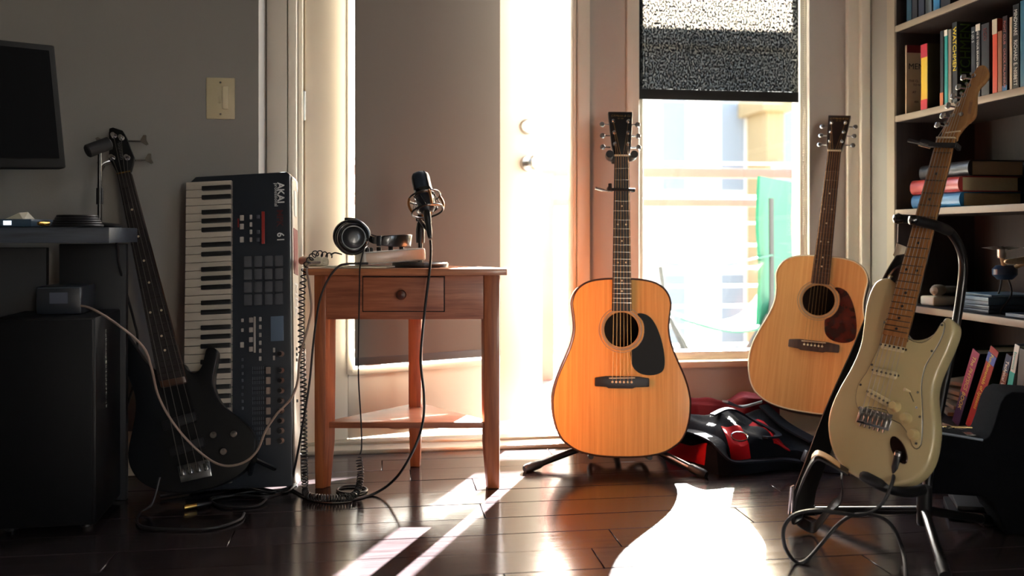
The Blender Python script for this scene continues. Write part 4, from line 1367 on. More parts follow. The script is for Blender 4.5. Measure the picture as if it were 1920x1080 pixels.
# headstock
hp_ = [(500, 706), (518, 668), (510, 642), (545, 570), (590, 497), (640, 415), (690, 327), (735, 238), (775, 160), (803, 120), (840, 106), (872, 120), (885, 160), (872, 210), (838, 252), (806, 284), (788, 330), (786, 420), (778, 495), (757, 535), (715, 570), (672, 615), (632, 675), (612, 712)]
hpts = smooth2([EH(*p) for p in hp_], 2)
ehs = MB().prism(hpts, FB0 + 0.002, FB0 + 0.016).build('headstock', MAPLE, eg, 0.0016, 2)
MB().tube([(EH(540, 655)[0], FB0 + 0.0016, EH(540, 655)[1]), (EH(662, 640)[0], FB0 + 0.0016, EH(662, 640)[1])], 0.0016, 6).build('nut_bone', IVORY, ehs)
for i, p in enumerate(((558, 588), (600, 512), (644, 428), (687, 352), (730, 275), (770, 195))):
    x, z = EH(*p)
    MB().lathe([(0.0055, 0.0), (0.0055, 0.002), (0.0036, 0.003), (0.0034, 0.013), (0.0, 0.0135)], pointing((x, FB0 + 0.002, z), (0, -1, 0)), 12).build('tuner_post', CHROME, ehs)
    tk = MB().tube([(x, FB0 + 0.022, z), (x - 0.028, FB0 + 0.022, z + 0.006)], 0.0022, 8)
    tk.lathe([(0.0, -0.008), (0.0055, -0.006), (0.0075, 0.0), (0.0055, 0.006), (0.0, 0.008)], pointing((x - 0.034, FB0 + 0.022, z + 0.008), (0, 0, 1)) @ Matrix.Diagonal((1, .5, 1, 1)), 12)
    tk.build('tuner_button', CHROME, ehs)
    o_ = m3 @ Vector(((i - 2.5) * 0.0105, 0, 0.004))
    st_ = [Vector((xc_ + o_.x, -0.0125, zc_ + o_.z)), cn + prp * ((i - 2.5) * 0.0070) + Vector((0, FB0 - 0.0075, 0)), Vector((x, FB0 - 0.004, z))]
    MB().tube(st_, 0.0007 - 0.00006 * i, 5).build('string', STEEL_STRING, eg)
x, z = EH(672, 508)
MB().lathe([(0.005, 0.0), (0.005, 0.004), (0.0, 0.006)], pointing((x, FB0 + 0.002, z), (0, -1, 0)), 12).build('string_tree', NICKEL, ehs)
x, z = EH(755, 420)
la, lb = EH(735, 500), EH(752, 400)
MB().tube([(la[0] + (lb[0] - la[0]) * k / 36 + 0.004 * math.sin(k * 1.6), FB0 + 0.0016, la[1] + (lb[1] - la[1]) * k / 36 + 0.002 * math.cos(k * 1.6)) for k in range(37)], 0.0005, 4).build('logo', mat('logo_brown', rgb(96, 60, 30), 0.5), ehs)
x, z = EZ(490, 56)
MB().lathe([(0.005, 0.0), (0.003, 0.004), (0.003, 0.010), (0.0065, 0.013), (0.0, 0.015)], pointing((x, 0.02, z), (0, 0, 1)), 12).build('strap_button', NICKEL, eg)

# capo on the electric guitar
cz = (NL / 2 ** (0.55 / 12) - cf.length) / (NL - cf.length)
cc_ = cf.lerp(cn, cz)
ecm = EM @ Matrix.Translation((cc_.x, FB0 - 0.007, cc_.z))
ec = thing('capo', 'black capo clamped just below the nut of the cream electric guitar', 'capo', ecm)
MB().box((0.0, -0.004, 0), (0.062, 0.008, 0.011)).build('bar', BLACK_MATT, ec, 0.002)
MB().box((0.030, 0.006, 0), (0.008, 0.02, 0.012)).build('hook', BLACK_MATT, ec, 0.002)
MB().box((-0.040, 0.004, 0.008), (0.034, 0.012, 0.011), Matrix.Rotation(0.25, 3, 'Y')).build('clamp_body', BLACK_MATT, ec, 0.003)
MB().tube([(-0.030, 0.004, 0.000), (-0.062, 0.008, 0.010), (-0.090, 0.010, 0.016)], [0.003, 0.004, 0.005], 8).build('lever', BLACK_MATT, ec)
MB().tube([(-0.030, 0.002, -0.006), (-0.060, 0.004, 0.002)], 0.0014, 6).build('spring_wire', NICKEL, ec)

# stand with a bent tube neck and a padded cross arm
SH = W(1733, 946, 1.99)
es = thing('guitar_stand', 'black tubular guitar stand holding the cream electric guitar', 'guitar stand', (SH.x, SH.y, 0))
L = lambda p: Vector(p) - Vector((SH.x, SH.y, 0))
MB().tube([L(p) for p in smooth_path([SH + Vector((0, 0, -0.03)), W(1742, 880, 2.03), W(1763, 760, 2.08), W(1785, 650, 2.12), W(1800, 560, 2.14), W(1806, 500, 2.14), W(1799, 462, 2.13), W(1778, 432, 2.12), W(1750, 420, 2.11), W(1735, 416, 2.10)], 6)], 0.0105, 12).build('upright', BLACK_METAL, es)
ym = W(1722, 415, 2.085)
MB().tube([L(W(1778, 433, 2.11)), L(W(1760, 425, 2.04)), L(W(1750, 421, 1.985)), L(W(1716, 413, 1.975))], 0.0115, 12).build('padded_arm', RUBBER, es)
MB().tube([L(W(1735, 416, 2.10)), L(W(1710, 411, 2.13)), L(W(1684, 410, 2.12))], 0.0105, 12).build('padded_arm', RUBBER, es)
MB().lathe([(0.0, -0.012), (0.009, -0.010), (0.0135, 0.0), (0.009, 0.010), (0.0, 0.012)], pointing(L(W(1684, 410, 2.115)), RIGHT), 14).build('arm_cap', BLACK_GLOSS, es)
MB().lathe([(0.0, -0.012), (0.009, -0.010), (0.012, 0.0), (0.009, 0.010), (0.0, 0.012)], pointing(L(W(1714, 413, 1.975)), RIGHT), 14).build('arm_cap', BLACK_GLOSS, es)
# lower cradle under the body
MB().tube([L(p) for p in smooth_path([W(1728, 918, 1.98), W(1700, 922, 1.93), W(1660, 912, 1.91), W(1630, 898, 1.93), W(1618, 890, 1.96)], 5)], 0.0125, 12).build('cradle', RUBBER, es)
MB().tube([L(p) for p in smooth_path([W(1618, 891, 1.97), W(1594, 884, 1.99), W(1570, 872, 2.01)], 5)], 0.005, 8).build('cradle_hook', BLACK_METAL, es)
MB().lathe([(0.0, -0.045), (0.014, -0.045), (0.016, -0.04), (0.016, 0.04), (0.0, 0.045)], Matrix.Translation(L(SH)), 16).build('hub', BLACK_PL, es)
for f_ in (G(1500, 957, 0.009), G(1772, 1077, 0.009), G(1858, 976, 0.009)):
    e_ = L(f_); h_ = L(SH) - Vector((0, 0, 0.012)); d_ = (e_ - h_).normalized()
    lg = MB().tube([h_, e_], 0.0098, 12).build('leg', BLACK_METAL, es)
    MB().tube([e_ - d_ * 0.04, e_ + d_ * 0.008], 0.0125, 12).build('rubber_foot', RUBBER, lg)

# small paper tag on a string
tg = thing('paper_tag', 'small white paper tag hanging by a thread from the stand arm', 'tag', W(1684, 420, 2.11))
MB().tube([(0, 0, 0), W(1683, 455, 2.11) - W(1684, 420, 2.11)], 0.0012, 5).build('thread', WHITE_PRINT, tg)
tp = W(1687, 471, 2.11) - W(1684, 420, 2.11)
MB().box(tp, (0.026, 0.0012, 0.030), Matrix.Rotation(0.35, 3, 'Y')).build('card', PAPER, tg)

# leather strap: from the upper horn, down behind, round on the floor and up to the tail
LEATHER = mat('strap_leather', rgb(24, 23, 22), 0.42, bump=0.3, bscale=120)
TAN = mat('strap_tan', rgb(150, 112, 64), 0.5)
s0 = W(1676, 505, 2.10)
sp = thing('guitar_strap', 'wide black leather strap hanging from the cream electric guitar to the floor', 'strap', s0)
L = lambda p: Vector(p) - s0
pts = smooth_path([W(1690, 478, 2.10), W(1676, 505, 2.12), W(1652, 560, 2.15), W(1614, 660, 2.16), W(1570, 760, 2.16), W(1532, 860, 2.14), W(1508, 925, 2.12), W(1502, 962, 2.10)], 5)
nS = len(pts)
MB().ribbon([L(p) for p in pts], [(RIGHT * 0.75 + FWD * 0.35 + UP * 0.1) * (0.035 + 0.055 * min(1, k / nS * 2.2)) for k in range(nS)], 0.003).build('strap_band', LEATHER, sp, angle=60)
horn = MB().ribbon([L(p) for p in smooth_path([W(1700, 492, 2.04), W(1688, 500, 2.05), W(1674, 520, 2.08)], 4)], [RIGHT * 0.03 + UP * 0.015] * 9, 0.004)
horn.build('horn_end', LEATHER, sp)
pts = smooth_path([W(1505, 968, 2.08), W(1488, 975, 2.05), W(1492, 940, 2.02), W(1508, 895, 1.99), W(1530, 858, 1.97), W(1556, 866, 1.96), W(1590, 886, 1.95)], 6)
nS = len(pts)
MB().ribbon([L(p) for p in pts], [(FWD * 0.9 + RIGHT * 0.35) * 0.055] * nS, 0.004).build('strap_band', LEATHER, sp, angle=60)
pts = smooth_path([W(1522, 862, 1.968), W(1532, 854, 1.965), W(1552, 862, 1.955), W(1575, 878, 1.945)], 5)
MB().ribbon([L(p) + UP * 0.006 for p in pts], [(FWD * 0.9 + RIGHT * 0.35) * 0.045] * len(pts), 0.002).build('tan_lining', TAN, sp)
pts = smooth_path([W(1578, 890, 2.0), W(1580, 912, 2.0), W(1576, 935, 2.01), W(1558, 952, 2.02), W(1540, 975, 2.03), W(1524, 990, 2.05), W(1500, 978, 2.07), W(1490, 968, 2.07)], 5)
MB().ribbon([L(p) for p in pts], [(FWD * 0.8 + RIGHT * 0.3 + UP * 0.2) * 0.05] * len(pts), 0.003).build('strap_band', LEATHER, sp, angle=60)
bkm = W(1480, 938, 2.04)
MB().tube([L(bkm) + Vector(v) for v in ((0, 0, -0.03), (0.004, 0, 0.03), (0.014, 0.01, 0.03), (0.012, 0.01, -0.03))], 0.003, 6, closed=True).build('buckle', CHROME, sp)

# guitar lead: from the jack dish down, looping on the floor
jp = EM @ Vector((jx + 0.002, -0.004, jz - 0.002))
gl = thing('guitar_lead', 'black instrument cable plugged into the cream guitar, looping over the floor', 'cable', jp)
L = lambda p: Vector(p) - jp
d_ = W(1678, 880, 1.90) - jp
MB().lathe([(0.0, 0.0), (0.0055, 0.0), (0.0075, 0.006), (0.0078, 0.036), (0.0060, 0.044), (0.0042, 0.055)], pointing((0, 0, 0), d_), 16).build('plug', BLACK_PL, gl)
MB().lathe([(0.0082, 0.004), (0.0082, 0.010)], pointing((0, 0, 0), d_), 16).build('plug_ring', CHROME, gl)
pts = [jp + d_.normalized() * 0.05, W(1673, 905, 1.88), W(1660, 935, 1.87), W(1638, 958, 1.86), W(1610, 966, 1.85), W(1570, 961, 1.84), W(1530, 957, 1.84), W(1490, 965, 1.84), W(1470, 990, 1.84), W(1472, 1025, 1.83), G(1490, 1052, 0.006), G(1510, 1052, 0.006), W(1540, 1020, 1.88), W(1570, 985, 1.89), W(1600, 966, 1.87), W(1640, 966, 1.85), W(1672, 985, 1.83), G(1692, 1030, 0.02), G(1698, 1080, 0.006), G(1690, 1140, 0.006)]
MB().tube([L(p) for p in smooth_path(pts, 9)], 0.0038, 8).build('cord', RUBBER, gl)
# ------------------------------------------------------------------ keyboard standing on end
KB_T = CW((545 - 960) * 2.50 / FOC, 2.50, 0)
kbl = W(346, 912, 2.335); kbr = W(552, 912, 2.335)
ktl = W(352, 330, 2.475)
kx = (kbr - kbl); KWID = kx.length
KM = frame(Vector((kbl.x, kbl.y, 0.010)), kx, (ktl - Vector((kbl.x, kbl.y, 0.01))))
# upright long axis: local z; keys at the local left, panel at the right
kb = thing('midi_keyboard', 'black sixty-one-key keyboard controller standing on end against the wall', 'keyboard', KM)
KLEN = 0.845
z_top = on_plane(KM, 448, 326)[1]
KLEN = z_top
KWID = on_plane(KM, 546, 600)[0] - on_plane(KM, 350, 600)[0]
KX0 = on_plane(KM, 350, 600)[0]
KD = 0.075
KBM = mat('keyboard_case', rgb(30, 36, 44), 0.42, bump=0.1, bscale=400)
out = [(KX0, 0.0), (KX0 + KWID, 0.0), (KX0 + KWID, KLEN - 0.006), (KX0 + KWID - 0.01, KLEN), (KX0 + 0.02, KLEN - 0.002), (KX0 + 0.003, KLEN - 0.018)]
MB().prism(out, 0.0, KD).build('case', KBM, kb, 0.004)
SIDE_M = mat('silver_side', rgb(196, 186, 170), 0.35, 0.3)
side_x = KX0 + KWID
sp_ = MB().box((side_x + 0.002, KD / 2 + 0.002, KLEN / 2 - 0.004), (0.005, KD - 0.014, KLEN - 0.02)).build('rear_panel', SIDE_M, kb, 0.001)
MB().box((side_x + 0.005, KD * 0.5, KLEN * 0.74), (0.002, KD * 0.6, KLEN * 0.15)).build('red_stripe', mat('dull_red', rgb(120, 40, 34), 0.5), sp_)
text_part('print', 'MPK', 0.05, axes((side_x + 0.0055, KD * 0.5, KLEN * 0.64), (0, 0, -1), (0, 1, 0)), WHITE_PRINT, sp_)
MB().box((side_x + 0.0055, KD * 0.5, KLEN * 0.90), (0.0015, KD * 0.28, KLEN * 0.085)).build('print', WHITE_PRINT, sp_, 0.0004)
for zz in (0.36, 0.345, 0.33, 0.22):
    MB().box((side_x + 0.005, KD * 0.5, zz * KLEN / 0.85), (0.003, 0.012, 0.008)).build('socket', BLACK_MATT, sp_)
def KP(zx, zy, which=3):
    if which == 3:
        return on_plane(KM, 320 + zx / 3.6, 300 + zy / 3.6)
    return on_plane(KM, 320 + zx / 3.375, 580 + zy / 3.375)
zk_top = KP(260, 150)[1]
zk_bot = 0.016
pitch = (zk_top - zk_bot) / 36
xk0, xk1 = KX0 - 0.001, KP(419, 500)[0]
xb0 = KP(224, 500)[0]
WKEY = mat('white_key', rgb(182, 172, 156), 0.28, coat=0.2)
BKEY = mat('black_key', rgb(16, 18, 21), 0.3, coat=0.2)
for i in range(36):
    zc = zk_top - (i + 0.5) * pitch
    MB().box(((xk0 + xk1) / 2, -0.005, zc), (xk1 - xk0, 0.016, pitch - 0.0011)).build('white_key', WKEY, kb, 0.0012, 2)
    if i % 7 in (0, 1, 3, 4, 5) and i < 35:
        zb = zk_top - (i + 1) * pitch + {0: 0.0015, 1: -0.0015, 3: 0.002, 4: 0, 5: -0.002}[i % 7]
        MB().box(((xb0 + xk1) / 2, -0.016, zb), (xk1 - xb0, 0.012, pitch * 0.56)).build('black_key', BKEY, kb, 0.0018, 2)
# drum pads
PADK = mat('pad_rubber', rgb(74, 76, 80), 0.7)
for r in range(4):
    for c_ in range(4):
        x, z = KP(524 + c_ * 70, 688 + r * 86 - c_ * 2)
        MB().box((x, -0.003, z), (0.0215, 0.007, 0.030)).build('drum_pad', PADK, kb, 0.0025)
# small buttons
BTN = mat('pale_button', rgb(176, 168, 158), 0.5)
BTN_D = mat('grey_button', rgb(70, 74, 82), 0.5)
RED = mat('red_strip', rgb(150, 40, 34), 0.45)
for x_, y_, w_, h_ in ((482, 392, 0.010, 0.015), (482, 450, 0.010, 0.015), (482, 538, 0.010, 0.015), (543, 386, 0.006, 0.012), (543, 436, 0.006, 0.012), (543, 486, 0.006, 0.012), (543, 538, 0.006, 0.012)):
    x, z = KP(x_, y_)
    MB().box((x, -0.0015, z), (w_, 0.005, h_)).build('button', BTN, kb, 0.001)
for x_, y_ in ((592, 384), (592, 486), (592, 538)):
    x, z = KP(x_, y_)
    MB().box((x, -0.0015, z), (0.008, 0.005, 0.010)).build('button', BTN_D, kb, 0.001)
x, z0_ = KP(626, 348); x, z1_ = KP(626, 566)
MB().box((x, -0.001, (z0_ + z1_) / 2), (0.0085, 0.003, z0_ - z1_)).build('red_strip', RED, kb, 0.0008)
x, z = KP(457, 425)
MB().box((x, -0.0005, z), (0.003, 0.002, 0.024)).build('red_mark', RED, kb)
for x_, y_, w_, h_ in ((455, 70, .006, .009), (455, 132, .006, .009), (453, 225, .009, .014), (510, 68, .010, .013), (510, 130, .010, .013), (510, 192, .010, .013), (510, 252, .010, .013), (533, 160, .005, .095), (568, 62, .006, .011), (568, 112, .006, .011), (568, 162, .006, .011), (568, 212, .006, .011), (568, 262, .006, .011), (568, 312, .006, .011), (655, 258, .005, .012), (655, 308, .005, .012)):
    x, z = KP(x_, y_, 4)
    MB().box((x, -0.0015, z), (w_, 0.005, h_)).build('button', BTN, kb, 0.001)
for k in range(8):
    x, z = KP(455, 318 + k * 44, 4)
    MB().box((x, -0.0015, z), (0.005, 0.004, 0.008)).build('button', BTN_D, kb, 0.001)
x, z = KP(675, 122, 4)
scn = MB().box((x, -0.0015, z), (0.034, 0.004, 0.066)).build('display', mat('display_glass', rgb(96, 112, 130), 0.2), kb, 0.001)
# faders and knobs
for k in range(8):
    y_ = 387 + k * 64
    x0_, z0_ = KP(520, y_, 4); x1_, _ = KP(608, y_, 4)
    sl = MB()
    for j in range(6):
        sl.box((x0_ + (x1_ - x0_) * j / 6.5, -0.0006, z0_), (0.0018, 0.0014, 0.019))
    sl.build('fader_scale', mat('scale_print', rgb(76, 82, 88), 0.6), kb)
    MB().box(((x0_ + x1_) / 2, -0.0005, z0_), (x1_ - x0_, 0.002, 0.002)).build('fader_slot', BLACK_MATT, kb)
    x, z = KP(622, y_, 4)
    MB().box((x, -0.006, z), (0.0105, 0.012, 0.018)).build('fader_cap', mat('fader_grey', rgb(150, 132, 118), 0.5), kb, 0.0015)
for k in range(9):
    x, z = KP(701, 282 + (0 if k == 0 else 105 + (k - 1) * 63.5), 4)
    MB().lathe([(0.0078, 0.0), (0.0078, 0.007), (0.0066, 0.009), (0.0060, 0.0165), (0.0, 0.017)], pointing((x, -0.0005, z), (0, -1, 0)), 16).build('knob', mat('knob_grey', rgb(120, 100, 88), 0.4), kb)
    MB().lathe([(0.0058, 0.0172), (0.0, 0.0174)], pointing((x - 0.001, -0.0005, z), (0, -1, 0)), 12).build('knob_cap', BLACK_PL, kb)
# lettering reads downwards
x, z = KP(741, 152)
text_part('print', 'AKAI', 0.026, axes((x, -0.0008, z), (0, 0, -1), (1, 0, 0)), WHITE_PRINT, kb, bold=0.0006)
x, z = KP(711, 155)
text_part('print', 'professional', 0.0135, axes((x, -0.0008, z), (0, 0, -1), (1, 0, 0)), WHITE_PRINT, kb)
x, z = KP(735, 335)
text_part('print', 'MPK', 0.024, axes((x, -0.0008, z), (0, 0, -1), (1, 0, 0)), mat('dark_red_print', rgb(78, 26, 24), 0.6), kb, bold=0.0004)
x, z = KP(740, 488)
text_part('print', '61', 0.027, axes((x, -0.0008, z), (0, 0, -1), (1, 0, 0)), WHITE_PRINT, kb, bold=0.0004)

# ------------------------------------------------------------------ bass guitar
BB = W(366, 884, 2.27)
BNt = W(234.5, 326, 2.46)
BMx = frame(BB, RIGHT * math.cos(-0.08) - FWD * math.sin(-0.08), BNt - BB)
BS = (BNt - BB).length
bs = thing('bass_guitar', 'black electric bass guitar leaning against the wall before the keyboard', 'guitar', BMx)
BP = lambda px, py: on_plane(BMx, px, py)
BASS_M = mat('bass_black', rgb(7, 9, 12), 0.35, coat=0.1, spec=0.3)
bpx = [(392, 651), (401, 652), (407, 660), (406, 676), (401, 698), (399, 718), (406, 743), (420, 763), (440, 777), (460, 794), (474, 812), (479, 830), (477, 848), (466, 872), (445, 893), (412, 910), (372, 921), (330, 924), (292, 918), (262, 902), (244, 876), (240, 848), (247, 810), (254, 770), (252, 740), (240, 705), (226, 668), (214, 632), (208, 612), (216, 606), (232, 622), (252, 650), (272, 678), (293, 694), (318, 692), (341, 681), (349, 692), (360, 699), (370, 697), (378, 686), (383, 668), (386, 656)]
MB().prism(smooth2([BP(*p) for p in bpx], 3), 0.0, 0.040).build('body', BASS_M, bs, 0.008, 3, angle=60)
n0, n1 = BP(222, 329), BP(247, 324)
f0, f1 = BP(300, 716), BP(349, 706)
BOARD = wood('bass_board', rgb(22, 18, 18), rgb(38, 30, 28), stretch=(30, 30, 2), rough=0.45)
bf = MB().prism([f0, f1, n1, n0], -0.014, -0.008).build('fingerboard', BOARD, bs, 0.0008, 1)
BNK = wood('bass_neck', rgb(60, 36, 22), rgb(84, 52, 32), stretch=(30, 30, 2), rough=0.35)
def lp(a, b, t):
    return (a[0] + (b[0] - a[0]) * t, a[1] + (b[1] - a[1]) * t)
MB().prism([lp(f0, n0, -0.03), lp(f1, n1, -0.03), n1, n0], -0.008, 0.008).build('neck', BNK, bs, 0.005, 2)
cnz = (n0[1] + n1[1]) / 2
for k in range(1, 23):
    z = BS / 2 ** (k / 12)
    t = (cnz - z) / (cnz - (f0[1] + f1[1]) / 2)
    if t > 0.99:
        break
    a_, b_ = lp(n0, f0, t), lp(n1, f1, t)
    MB().tube([(a_[0], -0.0142, a_[1]), (b_[0], -0.0142, b_[1])], 0.0009, 5).build('fret', NICKEL, bf)
for k in (3, 5, 7, 9, 12, 15, 17):
    z = (BS / 2 ** (k / 12) + BS / 2 ** ((k - 1) / 12)) / 2
    t = (cnz - z) / (cnz - (f0[1] + f1[1]) / 2)
    a_, b_ = lp(n0, f0, t), lp(n1, f1, t)
    for u in ((0.5,) if k != 12 else (0.25, 0.75)):
        x, zz = lp(a_, b_, u)
        MB().lathe([(0.0032, 0), (0.0032, 0.0005), (0, 0.0005)], pointing((x, -0.014, zz), (0, -1, 0)), 10).build('inlay_dot', IVORY, bf)
MB().tube([(n0[0], -0.013, n0[1]), (n1[0], -0.013, n1[1])], 0.0024, 8).build('nut', GOLD, bs)
hpx = [(222, 328), (216, 317), (206, 300), (207, 275), (206, 252), (207, 243), (214, 241), (232, 247), (239, 260), (246, 280), (253, 297), (251, 308), (247, 323)]
bh = MB().prism([BP(*p) for p in hpx], -0.010, 0.004).build('headstock', BASS_M, bs, 0.002)
la, lb = BP(225, 270), BP(231, 301)
MB().tube([(la[0] + (lb[0] - la[0]) * k / 40 + 0.005 * math.sin(k * 1.7), -0.0104, la[1] + (lb[1] - la[1]) * k / 40 + 0.002 * math.cos(k * 1.7)) for k in range(41)], 0.0006, 4).build('logo', mat('logo_grey', rgb(120, 120, 118), 0.5), bh)
posts = [(217, 258), (231, 262), (214, 299), (242, 299)]
for i, (px, py) in enumerate(posts):
    x, z = BP(px, py)
    MB().lathe([(0.0075, 0), (0.0075, 0.002), (0.005, 0.003), (0.005, 0.014), (0.006, 0.016), (0, 0.0165)], pointing((x, -0.010, z), (0, -1, 0)), 14).build('tuner_post', CHROME, bh)
    ex, ez = BP(*[(190, 262), (262, 262), (193, 307), (271, 297)][i])
    tk = MB().tube([(x, 0.010, z), (ex, 0.012, ez)], 0.0028, 8)
    sgn = 1 if ex > x else -1
    tk.prism([(ex, ez - 0.004), (ex + sgn * 0.010, ez - 0.015), (ex + sgn * 0.017, ez - 0.013), (ex + sgn * 0.014, ez), (ex + sgn * 0.017, ez + 0.013), (ex + sgn * 0.010, ez + 0.015), (ex, ez + 0.004)], 0.009, 0.015)
    tk.build('tuner_key', NICKEL, bh)
b4 = [BP(333, 874), BP(394, 860), BP(399, 893), BP(341, 906)]
bbr = MB().prism(b4, -0.010, 0.0).build('bridge', mat('bridge_dark_chrome', rgb(120, 122, 124), 0.25, 1.0), bs, 0.002)
for k in range(4):
    a_, b_ = lp(b4[0], b4[1], (k + 0.5) / 4), lp(b4[3], b4[2], (k + 0.5) / 4)
    c_ = lp(a_, b_, 0.42)
    MB().box((c_[0], -0.014, c_[1]), (0.011, 0.007, 0.018)).build('string_saddle', MATS['bridge_dark_chrome'], bbr, 0.002)
    nn_ = lp(n0, n1, (k + 0.6) / 4.2)
    pk = [2, 0, 1, 3][k]
    pxz = BP(*posts[pk])
    MB().tube([(c_[0], -0.019, c_[1]), (nn_[0], -0.017, nn_[1]), (pxz[0], -0.018, pxz[1])], [0.0013 - 0.0002 * k] * 3, 5).build('string', mat('dull_string', rgb(120, 116, 110), 0.45, 1.0), bs)
for px, py in ((402, 816), (440, 814), (421, 847)):
    x, z = BP(px, py)
    MB().lathe([(0.0095, 0), (0.0095, 0.012), (0.008, 0.014), (0, 0.0145)], pointing((x, 0, z), (0, -1, 0)), 18).build('control_knob', CHROME, bs)
for px, py, a_ in ((338, 790, -0.24), (352, 838, -0.24)):
    x, z = BP(px, py)
    MB().box((x, -0.006, z), (0.085, 0.012, 0.024), Matrix.Rotation(0.0, 3, 'Y')).build('pickup', BLACK_MATT, bs, 0.003)

# ------------------------------------------------------------------ monitor, desk, computer
tr_ = W(103, 85, 2.10); br_ = W(125, 315, 2.10)
ddir = (RIGHT * -0.6055 + FWD * -0.7959).normalized()
hgt = (tr_ - br_).length
um = frame(br_, -ddir, tr_ - br_)
mon = thing('monitor', 'large black flat screen at the left edge, above the desk', 'monitor', um)
MW = 0.62
MB().box((-MW / 2, 0.016, hgt / 2), (MW, 0.030, hgt)).build('housing', mat('monitor_black', rgb(8, 9, 11), 0.7, spec=0.15), mon, 0.004)
MB().box((-MW / 2, 0.0005, hgt / 2 + 0.004), (MW - 0.03, 0.002, hgt - 0.036)).build('screen', mat('screen_off', rgb(5, 6, 8), 0.6, spec=0.05), mon)
nb = um.inverted()
fz = (um @ Vector((-MW * 0.55, 0.05, -0.02))); 
DESK_Z = CAM_H - (426 - 440) * 2.05 / FOC
loc_foot = nb @ Vector((fz.x, fz.y, DESK_Z + 0.004))
MB().tube([Vector((-MW * 0.55, 0.05, 0.06)), Vector((-MW * 0.55, 0.055, -0.02)), loc_foot], 0.016, 12).build('neck', BLACK_PL, mon)
ft_ = MB().lathe([(0.0, 0), (0.11, 0), (0.11, 0.008), (0.02, 0.014), (0, 0.014)], nb @ Matrix.Translation((fz.x, fz.y, DESK_Z)), 30)
ft_.build('foot', BLACK_PL, mon)

dfr = W(205, 440, 2.09)                     # right front corner of the desk
DX1, DY0, DY1, DX0 = dfr.x, dfr.y, 2.44, -2.3
DY0 = dfr.y
desk = thing('desk', 'dark blue-grey desk with thick top along the left wall', 'desk', ((DX0 + DX1) / 2, (DY0 + DY1) / 2, 0))
cx_, cy_ = (DX0 + DX1) / 2, (DY0 + DY1) / 2
DM = wood('desk_laminate', rgb(30, 37, 46), rgb(52, 61, 72), stretch=(2, 30, 30), rough=0.45)
MB().box((0, 0, DESK_Z - 0.018), (DX1 - DX0, DY1 - DY0, 0.036)).build('desk_top', DM, desk, 0.002)
DK = mat('desk_carcass', rgb(13, 15, 19), 0.6)
MB().box((DX1 - 0.10 - cx_, DY1 - 0.02 - cy_, (DESK_Z - 0.04) / 2), (0.16, 0.022, DESK_Z - 0.04)).build('side_panel', DK, desk, 0.002)
MB().box((DX0 + 0.05 - cx_, 0.03, (DESK_Z - 0.04) / 2), (0.03, DY1 - DY0 - 0.1, DESK_Z - 0.04)).build('side_panel', DK, desk, 0.002)
MB().box((0, DY1 - 0.05 - cy_, 0.42), (DX1 - DX0 - 0.4, 0.02, 0.44)).build('back_panel', DK, desk, 0.002)

# computer tower under the desk
n_ = G(178, 996)
sd = (CW(-1.0, 2.36, 0) - CW(-0.938, 2.04, 0)).normalized()
fd = Vector((-sd.y, sd.x, 0))
tm_ = frame(Vector((n_.x, n_.y, 0)), -fd if fd.dot(RIGHT) < 0 else fd, UP)
th_ = CAM_H - (596 - 440) * 2.05 / FOC
tow = thing('computer_tower', 'tall black computer tower standing on the floor at far left', 'computer', tm_)
TB = mat('tower_black', rgb(5, 6, 8), 0.5, spec=0.3)
MB().box((-0.11, 0.142, th_ / 2 + 0.006), (0.22, 0.265, th_ - 0.012)).build('case', TB, tow, 0.004)
MB().box((-0.11, 0.004, th_ / 2 + 0.006), (0.212, 0.012, th_ - 0.02)).build('front_panel', mat('tower_front', rgb(5, 6, 8), 0.6, spec=0.2), tow, 0.004)
vt = MB()
for k in range(18):
    vt.box((0.0005, 0.10, th_ - 0.04 - k * 0.0105), (0.002, 0.006, 0.007))
vt.build('vent_grille', NICKEL, tow)
for x in (-0.19, -0.03):
    for y_ in (0.05, 0.24):
        MB().lathe([(0.014, 0), (0.014, 0.012), (0, 0.012)], Matrix.Translation((x, y_, 0)), 12).build('foot', RUBBER, tow)
# drive box on top of the tower
dbm = tm_ @ Matrix.Translation((-0.10, 0.10, th_))
db = thing('drive_box', 'dark box with a pale label lying on the computer tower', 'box', dbm)
MB().box((0, 0.05, 0.034), (0.10, 0.13, 0.066)).build('case', mat('box_dark', rgb(28, 33, 40), 0.35), db, 0.006)
MB().box((0.0, -0.0152, 0.04), (0.04, 0.001, 0.026)).build('label_plate', mat('label_grey', rgb(66, 72, 86), 0.5), db)
MB().tube([(-0.045, -0.015, 0.064), (0.045, -0.015, 0.064), (0.048, -0.015, 0.03)], 0.0012, 5).build('edge_trim', mat('edge_grey', rgb(90, 100, 108), 0.4), db)

